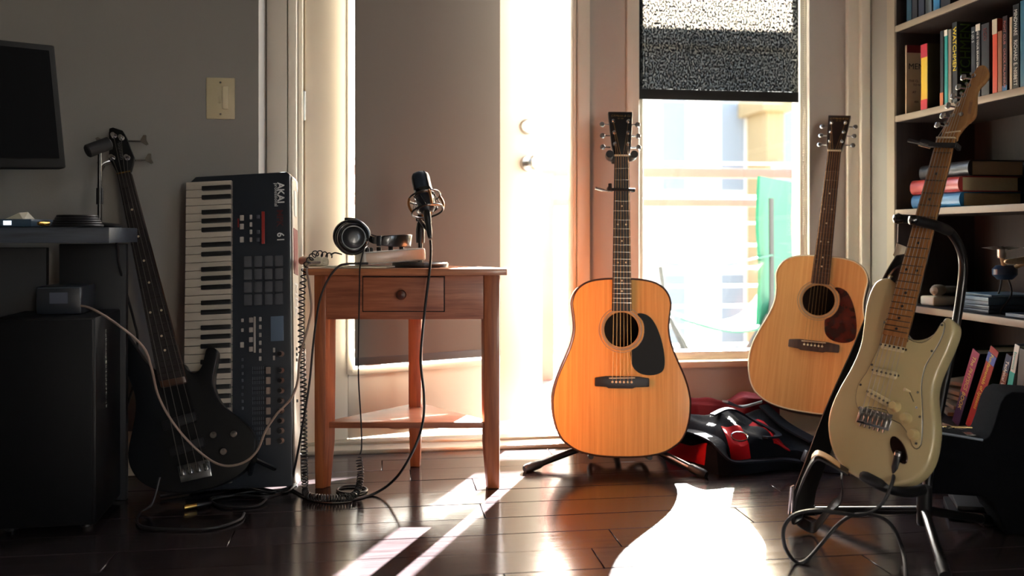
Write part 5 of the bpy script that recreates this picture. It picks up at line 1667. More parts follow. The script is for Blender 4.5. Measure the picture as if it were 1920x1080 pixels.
# things on the desk
dz = DESK_Z + 0.0005
lpt = W(35, 415, 2.12)
sb = thing('sound_module', 'flat black module with one lit white key on the desk', 'device', frame(Vector((lpt.x, lpt.y, dz)), RIGHT, UP))
MB().box((-0.12, 0.05, 0.010), (0.32, 0.14, 0.018)).build('case', mat('module_case', rgb(52, 72, 88), 0.35), sb, 0.003)
MB().box((-0.015, -0.0205, 0.010), (0.018, 0.002, 0.010)).build('lit_key', mat('lit_key', rgb(200, 205, 205), 0.4, emit=((0.8, 0.9, 1, 1), 0.5)), sb)
pk_ = W(34, 402, 2.2)
cp = Vector((pk_.x, pk_.y, dz + 0.018))
tag(MB().add([Vector(p) for p in ((-0.035, 0, 0), (0.02, -0.02, 0), (0.03, 0.03, 0), (-0.02, 0.035, 0), (0.002, 0.0, 0.018), (0.018, 0.012, 0.020))], [(0, 1, 4), (1, 2, 5), (1, 5, 4), (2, 3, 5), (3, 4, 5), (3, 0, 4), (0, 3, 2, 1)]).build('crumpled_tissue', PAPER), 'crumpled white paper tissue on the desk below the screen', 'tissue').location = cp
cc = W(145, 424, 2.15)
hpz = thing('cable_coil', 'flat coil of black cable with a brass plug on the desk', 'cable', (cc.x, cc.y, dz))
for k in range(5):
    r = 0.055 - 0.003 * k
    MB().tube([(r * math.cos(t), r * math.sin(t) * 0.9, 0.004 + 0.0055 * k) for t in [2 * math.pi * j / 30 for j in range(30)]], 0.0034, 6, closed=True).build('cable_turn', RUBBER, hpz)
MB().lathe([(0.0, 0.0), (0.006, 0.0), (0.006, 0.02), (0.004, 0.03), (0.0, 0.031)], pointing((-0.045, -0.06, 0.008), (-0.3, -0.8, 0.0)), 14).build('plug', GOLD, hpz)
mst0 = W(187, 414, 2.24)
ds = thing('desk_microphone', 'small black cylinder-headed microphone on a thin pole on the desk', 'microphone', (mst0.x, mst0.y, dz))
L = lambda p: Vector(p) - Vector((mst0.x, mst0.y, dz))
MB().lathe([(0.0, 0), (0.05, 0), (0.052, 0.004), (0.045, 0.010), (0.0, 0.014)], None, 28).build('base', BLACK_METAL, ds)
MB().tube([(0, 0, 0.01), L(W(187, 368, 2.24)), L(W(187, 284, 2.24))], [0.0055, 0.0055, 0.0045], 10).build('pole', BLACK_METAL, ds)
MB().lathe([(0.0085, -0.02), (0.0085, 0.02)], Matrix.Translation(L(W(187, 368, 2.24))), 12).build('clutch', BLACK_PL, ds)
a_ = L(W(163, 284, 2.22)); b_ = L(W(206, 268, 2.26))
MB().tube([a_, a_.lerp(b_, 0.04), a_.lerp(b_, 0.96), b_], [0.014, 0.0165, 0.0165, 0.013], 18).build('capsule', BLACK_MATT, ds)
MB().tube(smooth_path([L(W(189, 310, 2.24)), L(W(196, 305, 2.26)), L(W(205, 302, 2.28))], 4), 0.0025, 6).build('hook', NICKEL, ds)
# its cable drops off the desk end
tag(MB().tube(smooth_path([W(186, 421, 2.26), W(200, 424, 2.23), W(213, 440, 2.22), W(220, 462, 2.24), W(222, 490, 2.26), W(229, 520, 2.3), W(240, 560, 2.34), W(252, 605, 2.38), W(258, 640, 2.40), W(250, 720, 2.42), W(226, 800, 2.44), W(215, 850, 2.44), G(212, 905, 0.004)], 8), 0.0032, 8).build('cable', RUBBER), 'black cable dropping from the desk end behind the bass neck', 'cable')
# cables on the floor by the bass
tag(MB().tube(smooth_path([W(300, 895, 2.22), G(285, 945, 0.02), G(262, 962, 0.004), G(262, 985, 0.004), G(320, 992, 0.004), G(400, 990, 0.004), G(448, 975, 0.004), G(458, 962, 0.004)], 8), 0.0030, 8).build('cable', RUBBER), 'thin black cable curving over the floor below the bass bridge', 'cable')
jl_ = G(345, 952, 0.008)
jk_ = thing('instrument_lead', 'black lead with a brass jack plug lying on the floor beneath the bass', 'cable', jl_)
L = lambda p: Vector(p) - jl_
MB().lathe([(0.0, 0.0), (0.0065, 0.0), (0.007, 0.003), (0.007, 0.030), (0.0, 0.030)], pointing((0, 0, 0), L(G(368, 948, 0.008))), 16).build('plug', GOLD, jk_)
MB().lathe([(0.006, 0.030), (0.0068, 0.034), (0.005, 0.058), (0.0036, 0.066)], pointing((0, 0, 0), L(G(368, 948, 0.008))), 14).build('boot', BLACK_PL, jk_)
MB().tube([L(p) for p in smooth_path([G(392, 944, 0.006), G(400, 935, 0.005), G(430, 930, 0.004), G(470, 922, 0.004), G(510, 922, 0.004), G(545, 914, 0.004), G(556, 905, 0.004), G(535, 900, 0.004), G(480, 905, 0.004), G(430, 905, 0.004), G(390, 915, 0.004), G(360, 925, 0.004)], 8)], 0.0032, 8).build('cord', RUBBER, jk_)
# black keyboard stand foot at the keyboard's lower right
kf = G(545, 905, 0.008)
ks = thing('floor_stand', 'low black stand with thin bars under the bass and keyboard', 'stand', (kf.x, kf.y, 0))
L = lambda p: Vector(p) - Vector((kf.x, kf.y, 0))
MB().tube([L(W(478, 862, 2.24)), L(G(540, 890, 0.03)), L(kf)], 0.006, 8).build('leg', BLACK_METAL, ks)
MB().tube([L(W(480, 850, 2.26)), L(W(475, 866, 2.24)), L(G(465, 905, 0.008))], 0.006, 8).build('leg', BLACK_METAL, ks)
MB().tube([L(G(465, 905, 0.008)), L(G(300, 930, 0.008))], 0.006, 8).build('floor_bar', BLACK_METAL, ks)
# ------------------------------------------------------------------ bookcase
BCY1 = Y_STUB; BCY0 = 1.86
BDP = 0.27
bc = thing('bookcase', 'tall dark bookcase with pale shelf edges along the right wall', 'bookcase', (X_CAB, (BCY0 + BCY1) / 2, 0))
byc = (BCY0 + BCY1) / 2
BCM = wood('bookcase_dark', rgb(36, 29, 28), rgb(50, 40, 38), stretch=(20, 20, 1.5), rough=0.6)
EDGE = mat('shelf_edge', rgb(156, 145, 128), 0.55)
MB().box((BDP / 2 + 0.003, BCY1 - 0.022 - byc, 1.05), (BDP, 0.044, 2.1)).build('side_panel', BCM, bc)
MB().box((0.0, BCY1 - 0.022 - byc, 1.05), (0.008, 0.0435, 2.1)).build('edge_strip', EDGE, bc)
MB().box((BDP / 2 + 0.003, BCY0 + 0.012 - byc, 1.05), (BDP, 0.024, 2.1)).build('side_panel', BCM, bc)
MB().box((0.0, BCY0 + 0.012 - byc, 1.05), (0.008, 0.024, 2.1)).build('edge_strip', EDGE, bc)
MB().box((BDP + 0.006, 0, 1.05), (0.008, BCY1 - BCY0 - 0.002, 2.1)).build('back_panel', BCM, bc)
SHZ = [PX(1700, 47, X_CAB).z, PX(1700, 219, X_CAB).z, PX(1704, 398, X_CAB).z, PX(1727, 581, X_CAB).z, 0.118]
for z in SHZ + [2.085]:
    s_ = MB().box((BDP / 2 + 0.004, (BCY1 - 0.044 + BCY0 + 0.024) / 2 - byc, z), (BDP - 0.008, BCY1 - BCY0 - 0.069, 0.019)).build('shelf', BCM, bc)
    MB().box((0.0, (BCY1 - 0.044 + BCY0 + 0.024) / 2 - byc, z), (0.006, BCY1 - BCY0 - 0.069, 0.020)).build('shelf_edge', EDGE, s_, 0.002)

def book(name, label, px0, px1, pytop, shelf, cols, depth=0.15, setback=0.012, text=None, cover=None, cover_text=None, lean=0.0, group='books standing on the bookcase', bands=None, tcol=None, tsize=0.8, hgt=None, pybase=None, tstart=0.94):
    """standing book whose spine covers px0..px1; y runs away from the camera"""
    xs = X_CAB + setback
    zb = SHZ[shelf] + 0.0098
    pyb = pybase or 0
    ya = PX(px0, 300, xs).y; yb = PX(px1, 300, xs).y
    th_ = max(ya - yb, 0.006) * 0.985
    yc = (ya + yb) / 2
    zt = PX((px0 + px1) / 2, pytop, xs).z
    h_ = hgt or (zt - zb)
    m = Matrix.Translation((xs, yc, zb)) @ Matrix.Rotation(lean, 4, 'X')
    b = thing(name, label, 'book', m, None)
    cm = mat('book_' + '_'.join(str(v) for v in cols), rgb(*cols), 0.4, coat=0.15)
    pm = mat('page_block', rgb(196, 182, 150), 0.8, var=0.08, vscale=200, stretch=(1, 6, 1))
    MB().box((depth / 2 + 0.003, 0, h_ / 2), (depth - 0.006, th_ - 0.004, h_ - 0.008)).build('page_block', pm, b)
    MB().box((0.001, 0, h_ / 2), (0.003, th_, h_)).build('spine', cm, b, 0.0008, 1)
    cvm = mat('book_' + '_'.join(str(v) for v in (cover or cols)), rgb(*(cover or cols)), 0.45)
    for s in (-1, 1):
        MB().box((depth / 2, s * (th_ / 2 - 0.0009), h_ / 2), (depth, 0.0018, h_)).build('cover', cvm, b)
    for (f0_, f1_, col) in (bands or []):
        MB().box((-0.0008, 0, h_ * (f0_ + f1_) / 2), (0.0014, th_ * 1.002, h_ * (f1_ - f0_))).build('spine_band', mat('band_' + '_'.join(map(str, col)), rgb(*col), 0.45), b)
    if text:
        tcm = mat('ink_' + '_'.join(map(str, tcol or (225, 222, 210))), rgb(*(tcol or (225, 222, 210))), 0.5)
        text_part('title', text, th_ * tsize, axes((-0.0018, 0, h_ * tstart), (0, 0, -1), (0, -1, 0)), tcm, b, fit=h_ * 0.9)
    if cover_text:
        for (s, sz, x, z, col, rot) in cover_text:
            tcm = mat('ink_' + '_'.join(map(str, col)), rgb(*col), 0.5)
            if rot:
                mm = axes((x, -th_ / 2 - 0.0006, z), (0, 0, 1), (-1, 0, 0))
            else:
                mm = axes((x, -th_ / 2 - 0.0006, z), (1, 0, 0), (0, 0, 1))
            text_part('cover_print', s, sz, mm, tcm, b, fit=(h_ * 0.92 if rot else depth * 0.9))
    return b

# second shelf from the top: standing books
men_book = book('book', 'beige paperback with red top band at the far end of the shelf', 1697.5, 1699.5, 85, 1, (190, 170, 140), 0.14, 0.012, cover=(232, 214, 182), cover_text=[('MEN', 0.026, 0.006, 0.150, (30, 26, 24), 0), ('THE CL', 0.010, 0.008, 0.105, (120, 60, 50), 0), ('TO N', 0.010, 0.022, 0.093, (120, 60, 50), 0), ('AT', 0.010, 0.020, 0.070, (120, 60, 50), 0), ('AN', 0.010, 0.026, 0.040, (120, 60, 50), 0)])
hh_ = max(v.co.z for v in men_book.children[1].data.vertices)
MB().box((0.07, -0.0052, hh_ * 0.945), (0.139, 0.0012, hh_ * 0.11)).build('red_band', mat('band_dark_red', rgb(120, 34, 40), 0.5), men_book)
book('book', 'paperback with a yellow spine banded in crimson', 1727, 1739, 83, 1, (222, 186, 30), 0.14, 0.006, cover=(62, 58, 34), bands=[(0.80, 1.0, (190, 30, 56)), (0.0, 0.16, (196, 34, 50))])
sp_cols = [('slim black book with an orange foot, leaning in the row', 1763, 1769, 58, (22, 24, 30), [(0.0, 0.18, (206, 110, 60))], -0.02),
           ('slim teal book beside the grey one', 1771, 1777, 56, (24, 150, 150), [(0.92, 1.0, (222, 222, 214))], -0.02),
           ('thin grey book left of the yellow-lettered comic', 1778, 1784, 55, (130, 126, 114), [], -0.02)]
for lb, a_, b_, tp, cl_, bd, ln in sp_cols:
    book('book', lb, a_, b_, tp, 1, cl_, 0.17, 0.010, bands=bd)
book('comic_book', 'black comic book with yellow lettered spine and big green cover letters', 1786, 1795, 42, 1, (18, 18, 20), 0.18, 0.006, bands=[(0.45, 1.0, (18, 18, 20))], text='WATCHMEN', tcol=(240, 214, 30), tsize=1.0, cover=(20, 22, 20), cover_text=[('WATCHMEN', 0.046, 0.026, 0.012, (78, 104, 30), 1)])
rest = [('dark grey book with pale symbols on its spine', 1821, 1829, 50, (34, 40, 50), 'S (S) S', (190, 192, 190), [], 0.7),
        ('charcoal book with white lettering and a white square on top', 1830, 1838, 44, (44, 46, 52), 'THIS IS YOUR BRAIN ON MUSIC', (214, 212, 204), [(0.90, 0.99, (220, 214, 200))], 0.55),
        ('dark book with dim red lettering near its top', 1840, 1855, 44, (30, 34, 40), 'ECO', (110, 40, 36), [], 0.55),
        ('orange-red paperback with a cream top', 1861, 1870, 36, (206, 74, 44), None, None, [(0.80, 1.0, (200, 196, 176))], 0.5),
        ('brown paperback next to the orange-red one', 1871, 1879, 58, (150, 96, 66), None, None, [], 0.5),
        ('maroon-black paperback lettered in pale red', 1880, 1889, 30, (40, 16, 22), 'FIGHT CLUB   CHUCK PALAHNIUK', (186, 110, 100), [(0.0, 0.08, (40, 110, 170))], 0.62),
        ('cream paperback beside the black lettered one', 1893, 1898, 32, (196, 184, 156), None, None, [], 0.5),
        ('tall black book lettered in white capitals', 1899, 1911, 8, (22, 22, 24), 'MINDWARE   RICHARD E. NISBETT', (226, 224, 216), [], 0.75),
        ('tall blue-green book at the right frame edge', 1913, 1926, 0, (44, 110, 140), None, None, [], 0.5)]
for lb, a_, b_, tp, cl_, tx, tc_, bd, ts in rest:
    book('book', lb, a_, b_, tp, 1, cl_, 0.15, 0.008, bands=bd, text=tx, tcol=tc_, tsize=ts)
# top shelf: book feet just in view
for lb, a_, b_, cl_ in (('dark teal book at the far end of the top shelf', 1700, 1709, (24, 70, 92)), ('black book second on the top shelf', 1710, 1720, (22, 24, 30)), ('navy book third on the top shelf', 1722, 1733, (26, 34, 56)), ('grey-green book fourth on the top shelf', 1735, 1747, (60, 66, 62)), ('bright blue book on the top shelf', 1750, 1762, (40, 130, 190)), ('charcoal book nearest on the top shelf', 1764, 1782, (40, 40, 44))):
    book('book', lb, a_, b_, 0, 0, cl_, 0.15, 0.012, hgt=0.21)

# third shelf: three thick books lying flat, spines to the left
def flat_book(label, px0, px1, pyt, pyb, cols, page, xset, gap=0.0):
    xs = X_CAB + xset
    z1 = PX(px0, pyt, xs).z; z0 = PX(px0, pyb, xs).z
    h_ = z1 - z0
    y_near = PX(px0 + 8, pyt, xs).y - 0.01
    L_ = 0.23; D_ = 0.19
    t = thing('hardback_book', label, 'book', (xs, y_near, z0))
    cm = mat('book_' + '_'.join(map(str, cols)), rgb(*cols), 0.35, coat=0.2)
    pg = mat('pages_' + '_'.join(map(str, page)), rgb(*page), 0.8, var=0.08, vscale=150, stretch=(1, 1, 8))
    MB().box((D_ / 2, L_ / 2, 0.0015), (D_, L_, 0.003)).build('cover', cm, t, 0.0008, 1)
    MB().box((D_ / 2, L_ / 2, h_ - 0.0015), (D_, L_, 0.003)).build('cover', cm, t, 0.0008, 1)
    K = 7
    o_ = []
    for k in range(K):
        a = math.pi / 2 + math.pi * k / (K - 1)
        o_.append((0.012 * math.cos(a), h_ / 2 + h_ / 2 * math.sin(a)))
    o_ += [(0.004, 0.0), (0.004, h_)]
    MB().prism(o_, 0.0, L_).build('spine', cm, t)
    MB().box((D_ / 2 + 0.002, L_ / 2, h_ / 2), (D_ - 0.012, L_ - 0.008, h_ - 0.006)).build('page_block', pg, t)
    return t, h_
ZS3 = SHZ[2] + 0.0098
def stack(items, xset, py_shelf_gap=0):
    z = ZS3
    for label, py_px0, hpx, cols, page, xo, D_, px1 in items:
        xs = X_CAB + xset + xo
        y_near = 2.36
        h_ = hpx
        L_ = 0.235
        t = thing('hardback_book', label, 'book', (xs, y_near, z + 0.0003))
        cm = mat('book_' + '_'.join(map(str, cols)), rgb(*cols), 0.35, coat=0.2)
        pg = mat('pages_' + '_'.join(map(str, page)), rgb(*page), 0.8, var=0.08, vscale=150, stretch=(1, 1, 8))
        MB().box((D_ / 2, L_ / 2 - 0.004, 0.0015), (D_, L_, 0.003)).build('cover', cm, t, 0.0008, 1)
        MB().box((D_ / 2, L_ / 2 - 0.004, h_ - 0.0015), (D_, L_, 0.003)).build('cover', cm, t, 0.0008, 1)
        o_ = []
        for k in range(9):
            a = math.pi / 2 + math.pi * k / 8
            o_.append((0.012 * math.cos(a), h_ / 2 + h_ / 2 * math.sin(a)))
        o_ += [(0.003, 0.0), (0.003, h_)]
        MB().prism(o_, -0.004, L_ - 0.004).build('spine', cm, t)
        MB().box((D_ / 2 + 0.002, L_ / 2, h_ / 2), (D_ - 0.014, L_ - 0.010, h_ - 0.006)).build('page_block', pg, t)
        z += h_ + 0.0006
stack([('blue-spined hardback at the bottom of the lying stack', 0, 0.042, (34, 110, 160), (206, 178, 136), 0.004, 0.19, 0),
       ('red-spined hardback in the middle of the lying stack', 0, 0.044, (170, 56, 50), (238, 224, 180), 0.0, 0.185, 0),
       ('black hardback with tan pages on top of the lying stack', 0, 0.045, (22, 22, 24), (204, 176, 140), 0.03, 0.17, 0)], 0.012)

# fourth shelf: white handset, black boxes, quadcopter
ZS4 = SHZ[3] + 0.0098
p_ = PX(1745, 560, X_CAB + 0.08)
nb_ = thing('white_block', 'white plastic block at the far end of the fourth shelf', 'box', (X_CAB + 0.06, 2.575, ZS4))
MB().box((0.03, 0, 0.014), (0.09, 0.07, 0.028)).build('case', mat('white_plastic', rgb(214, 204, 184), 0.4), nb_, 0.006, 3)
MB().box((0.100, 0, 0.013), (0.05, 0.065, 0.026)).build('grey_end', mat('grey_plastic', rgb(110, 106, 100), 0.5), nb_, 0.005)
hs_ = thing('game_controller', 'pale rounded handset lying on top of the white block', 'handset', (X_CAB + 0.085, 2.575, ZS4 + 0.0285))
gm = MB()
gm.lathe([(0.0, -0.05), (0.012, -0.045), (0.018, -0.02), (0.016, 0.02), (0.012, 0.045), (0.0, 0.05)], pointing((0.0, 0.0, 0.018), (0.6, 0.5, 0.0)), 16)
gm.build('grip', mat('handset_cream', rgb(196, 186, 166), 0.4), hs_)
MB().box((0.06, 0.02, 0.018), (0.07, 0.05, 0.022)).build('handset_body', MATS['grey_plastic'], hs_, 0.008, 3)
zc_ = ZS4
for i, (h_, dx, lb, col) in enumerate(((0.010, 0.0, 'flat blue-black case at the bottom of the four-case stack', (44, 58, 74)), (0.012, 0.002, 'thin blue-grey case second from the bottom of the stack', (62, 76, 92)), (0.022, 0.0, 'thicker blue-grey case third in the stack', (84, 104, 122)), (0.007, 0.010, 'thin teal-grey case on top of the stack', (96, 118, 136)))):
    t = thing('disc_case', lb, 'case', (X_CAB + 0.03 + dx, PX(1853, 560, X_CAB + 0.03).y, zc_ + 0.0003))
    MB().box((0.075, 0.065, h_ / 2), (0.15, 0.13, h_ - 0.0006)).build('case', mat('case_%d' % i, rgb(*col), 0.4), t, 0.0015)
    MB().box((-0.0005, 0.065, h_ * 0.5), (0.002, 0.126, 0.0012)).build('lid_seam', BLACK_MATT, t)
    zc_ += h_ + 0.0004
t = thing('booklet', 'thin dark booklet lying at the right end of the fourth shelf', 'book', (X_CAB + 0.02, PX(1925, 580, X_CAB + 0.02).y - 0.02, ZS4 + 0.0003))
MB().box((0.06, 0.05, 0.006), (0.12, 0.10, 0.011)).build('cover', mat('booklet_dark', rgb(34, 44, 58), 0.4), t, 0.001)
MB().box((-0.0004, 0.05, 0.006), (0.002, 0.095, 0.006)).build('page_edge', mat('booklet_edge', rgb(120, 130, 138), 0.6), t)
# quadcopter
qd0 = PX(1880, 545, X_CAB + 0.10)
dr_ = thing('quadcopter', 'small drone with pale propellers on the fourth shelf above the cases', 'drone', (X_CAB + 0.09, PX(1884, 520, X_CAB + 0.09).y, ZS4 + 0.0003))
DB_ = mat('drone_body', rgb(30, 54, 84), 0.35, coat=0.3)
gq = dr_.location
FZ = PX(1884, 515, X_CAB + 0.09).z - ZS4
L = lambda p: Vector(p) - gq
MB().lathe([(0.0, -0.02), (0.02, -0.018), (0.034, 0.0), (0.034, 0.02), (0.024, 0.034), (0.0, 0.036)], Matrix.Translation((0.0, 0, FZ)) @ Matrix.Diagonal((1.0, 0.8, 0.75, 1)), 20).build('fuselage', DB_, dr_)
for s in (-1, 1):
    MB().tube(smooth_path([(0.0, s * 0.012, FZ - 0.008), (0.0, s * 0.026, FZ * 0.5), (-0.035, s * 0.030, 0.003), (0.04, s * 0.030, 0.003)], 5), 0.0026, 6).build('skid', BLACK_MATT, dr_)
mc = L(PX(1878, 466, X_CAB + 0.06))
for (mx, my, mz) in ((mc.x, mc.y, mc.z - 0.012), (mc.x + 0.10, mc.y - 0.03, mc.z - 0.012)):
    MB().tube([(0.0, 0, FZ + 0.008), (mx, my, mz - 0.006)], 0.006, 8).build('arm', mat('arm_tan', rgb(190, 160, 124), 0.5), dr_)
    MB().lathe([(0.0, -0.014), (0.010, -0.014), (0.0115, -0.010), (0.0115, 0.010), (0.008, 0.014), (0.005, 0.018), (0.0, 0.020)], Matrix.Translation((mx, my, mz)), 16).build('motor', mat('motor_silver', rgb(186, 180, 172), 0.3, 0.8), dr_)
    for s in (-1, 1):
        MB().prism([(mx, mz + 0.016), (mx + s * 0.02, mz + 0.008), (mx + s * 0.058, mz + 0.0145), (mx + s * 0.02, mz + 0.018)], my - 0.001, my + 0.004).build('propeller_blade', mat('blade_grey', rgb(176, 170, 164), 0.4), dr_)
pb_ = smooth2([(mc.x + 0.0, mc.z - 0.030), (mc.x + 0.03, mc.z - 0.026), (mc.x + 0.09, mc.z - 0.016), (mc.x + 0.10, mc.z - 0.036), (mc.x + 0.04, mc.z - 0.042), (mc.x + 0.0, mc.z - 0.040)], 3)
MB().prism(pb_, mc.y - 0.02, mc.y - 0.012).build('propeller_guard', mat('guard_tan', rgb(214, 190, 156), 0.5), dr_, 0.002)
bx_ = thing('black_pouch', 'crumpled black pouch behind the drone on the fourth shelf', 'bag', (X_CAB + 0.20, 2.00, ZS4))
pm_ = MB().lathe([(0.0, 0.0), (0.05, 0.0), (0.055, 0.03), (0.045, 0.09), (0.02, 0.12), (0.0, 0.125)], None, 20)
rr = random.Random(5)
pm_.v = [p + Vector((rr.uniform(-1, 1), rr.uniform(-1, 1), rr.uniform(-1, 0.4))) * 0.006 if p.z > 0.01 else p for p in pm_.v]
pm_.build('pouch_body', BLACK_MATT, bx_)

# bottom shelf: big books leaning
ZS5 = SHZ[4] + 0.0098
def leaner(label, pb, pt, thick_px, cols, text, tcol, cover, bands=None, set_=0.006, hgt=None, grad=None, tsize=0.62, depth=0.19):
    xs = X_CAB + set_
    b0 = PX(pb[0], pb[1], xs); t0 = PX(pt[0], pt[1], xs)
    up = Vector((0, t0.y - b0.y, t0.z - (ZS5)))
    b1 = PX(pb[0] + thick_px, pb[1], xs)
    th_ = (b0.y - b1.y)
    h_ = up.length
    ang = math.atan2(-(t0.y - b0.y), t0.z - ZS5)       # lean about x
    zoff = abs(math.sin(ang)) * th_ if ang < 0 else 0.0
    m = Matrix.Translation((xs, b0.y, ZS5 + 0.0006)) @ Matrix.Rotation(ang, 4, 'X')
    if ang > 0:
        m = Matrix.Translation((xs, b0.y, ZS5 + 0.0006 + math.sin(ang) * th_)) @ Matrix.Rotation(ang, 4, 'X')
    b = thing('textbook', label, 'book', m)
    cm = mat('book_' + '_'.join(map(str, cols)), rgb(*cols), 0.35, coat=0.2)
    cv = mat('book_' + '_'.join(map(str, cover)), rgb(*cover), 0.4)
    MB().box((0.001, -th_ / 2, h_ / 2), (0.003, th_, h_)).build('spine', cm, b, 0.0008, 1)
    for y_ in (-0.001, -th_ + 0.001):
        MB().box((depth / 2, y_, h_ / 2), (depth, 0.002, h_)).build('cover', cv, b)
    MB().box((depth / 2 + 0.002, -th_ / 2, h_ / 2), (depth - 0.008, th_ - 0.005, h_ - 0.010)).build('page_block', mat('page_block', rgb(196, 182, 150), 0.8), b)
    for (f0_, f1_, col) in (bands or []):
        MB().box((-0.0008, -th_ / 2, h_ * (f0_ + f1_) / 2), (0.0014, th_ * 1.002, h_ * (f1_ - f0_))).build('spine_band', mat('band_' + '_'.join(map(str, col)), rgb(*col), 0.45), b)
    if text:
        text_part('title', text, th_ * tsize, axes((-0.0018, -th_ / 2, h_ * 0.93), (0, 0, -1), (0, -1, 0)), mat('ink_' + '_'.join(map(str, tcol)), rgb(*tcol), 0.45), b, fit=h_ * 0.88)
    return b
leaner('plum and navy textbook with gold lettering, leaning on the bottom shelf', (1785, 785), (1825, 662), 13, (64, 44, 82), 'The PHYSICS BOOK', (206, 184, 96), (26, 22, 34), [(0.42, 1.0, (142, 52, 84))])
leaner('red textbook with yellow lettering and a gold edge, leaning on the bottom shelf', (1810, 790), (1858, 658), 15, (150, 34, 40), 'Fundamentals of Systems', (214, 180, 70), (28, 62, 38), [(0.82, 0.93, (66, 84, 160))], tsize=0.5)
leaner('brown-red textbook with white bold title on the bottom shelf', (1851, 800), (1888, 668), 10, (120, 62, 50), 'Technical Writing', (226, 216, 206), (60, 34, 30), [(0.80, 1.0, (40, 52, 80))], tsize=0.7)
leaner('white and teal textbook, tallest on the bottom shelf', (1872, 800), (1903, 648), 9, (214, 214, 206), 'Economics', (30, 150, 140), (110, 116, 120), [(0.35, 0.72, (40, 158, 146))], tsize=0.6)
leaner('grey ring-bound book at the right end of the bottom shelf', (1899, 800), (1912, 655), 12, (70, 72, 74), None, (0, 0, 0), (150, 140, 120))
pap = thing('loose_papers', 'crumpled tan papers behind the leaning books on the bottom shelf', 'papers', (X_CAB + 0.13, 2.50, ZS5))
pv = MB()
for k in range(5):
    pv.box((0.01 * (k % 3), 0.006 * k, 0.012 + 0.022 * k), (0.13, 0.09, 0.012), Matrix.Rotation(0.2 * (k - 2), 3, 'Z') @ Matrix.Rotation(0.08 * (k % 2), 3, 'X'))
pv.build('paper_stack', mat('tan_paper', rgb(150, 122, 92), 0.8, var=0.2, vscale=12), pap, 0.003)
ky = thing('keys', 'bunch of metal keys on the ledge before the leaning books', 'keys', (PX(1800, 792, X_CAB - 0.03).x, PX(1800, 792, X_CAB - 0.03).y, 0.0))

# ------------------------------------------------------------------ black carpeted cabinet at the right edge
SPK = frame(G(1885, 1002), RIGHT * math.cos(0.12) - FWD * math.sin(0.12), UP)
carp = mat('black_carpet', rgb(9, 11, 15), 0.9, bump=0.8, bscale=600, spec=0.1)
pp = lambda px, py: on_plane(SPK, px, py)
prof = [pp(1728, 806), pp(1845, 826), pp(1857, 818), pp(1866, 795), pp(1877, 757), pp(1886, 741), pp(1900, 735), pp(2060, 745), pp(2060, 1030), pp(1885, 1002), pp(1872, 965), pp(1858, 942), pp(1840, 932), pp(1728, 925)]
zmin = min(p[1] for p in prof)
prof = [(x, max(z, 0.0)) for x, z in prof]
cabn = thing('carpeted_cabinet', 'black carpeted cabinet with a stepped top at the right frame edge', 'cabinet', SPK)
ob = MB().prism(prof, 0.0, 0.12).build('body', carp, cabn, 0.006, 3)
lx0, lz0 = pp(1766, 812.5); lx1, lz1 = pp(1846, 826)
MB().tube([(lx0, 0.0, lz0), (lx1 - 0.004, 0.0, lz1 + 0.001)], 0.0028, 8).build('edge_trim', mat('trim_grey', rgb(120, 132, 146), 0.5), cabn)
MB().box(((lx0 + lx1) / 2 + 0.03, 0.05, lz1 + 0.004), (0.02, 0.03, 0.002)).build('latch', NICKEL, cabn)
COL.objects.unlink(ky); bpy.data.objects.remove(ky)
kb0 = SPK @ Vector((lx0 + 0.035, 0.06, lz0 - 0.002))
ky = thing('key_bunch', 'bunch of metal keys lying on the cabinet ledge before the books', 'keys', kb0)
MB().tube([(0.012 * math.cos(t), 0.012 * math.sin(t), 0.004) for t in [2 * math.pi * k / 20 for k in range(20)]], 0.0012, 6, closed=True).build('key_ring', NICKEL, ky)
for k, a in enumerate((0.2, -0.3, 2.9)):
    MB().box((0.03 * math.cos(a), 0.03 * math.sin(a) * 0.6, 0.003 + 0.002 * k), (0.045, 0.010, 0.002), Matrix.Rotation(a, 3, 'Z')).build('key', mat('key_brass', rgb(160, 140, 96), 0.35, 0.9), ky)
# floor pedal under the overhang
pd_ = G(1826, 978)
pm_ = frame(Vector((pd_.x, pd_.y, 0)), RIGHT * math.cos(0.2) - FWD * math.sin(0.2), UP)
pe = thing('foot_pedal', 'flat black foot pedal on the floor under the carpeted cabinet', 'pedal', pm_)
MB().flat([(-0.055, 0.0), (0.06, 0.0), (0.06, 0.13), (-0.035, 0.13)], 0.002, 0.022).build('base', BLACK_PL, pe, 0.003)
MB().hexa([Vector(v) for v in ((-0.035, 0.005, 0.024), (0.055, 0.005, 0.024), (0.055, 0.125, 0.024), (-0.025, 0.125, 0.024), (-0.035, 0.005, 0.034), (0.055, 0.005, 0.034), (0.055, 0.125, 0.052), (-0.025, 0.125, 0.052))]).build('treadle', BLACK_MATT, pe, 0.003)
MB().tube([(-0.055, 0.0, 0.021), (-0.02, -0.002, 0.018), (0.06, -0.002, 0.018)], 0.0016, 6).build('trim_line', mat('trim_grey', rgb(120, 132, 146), 0.5), pe)
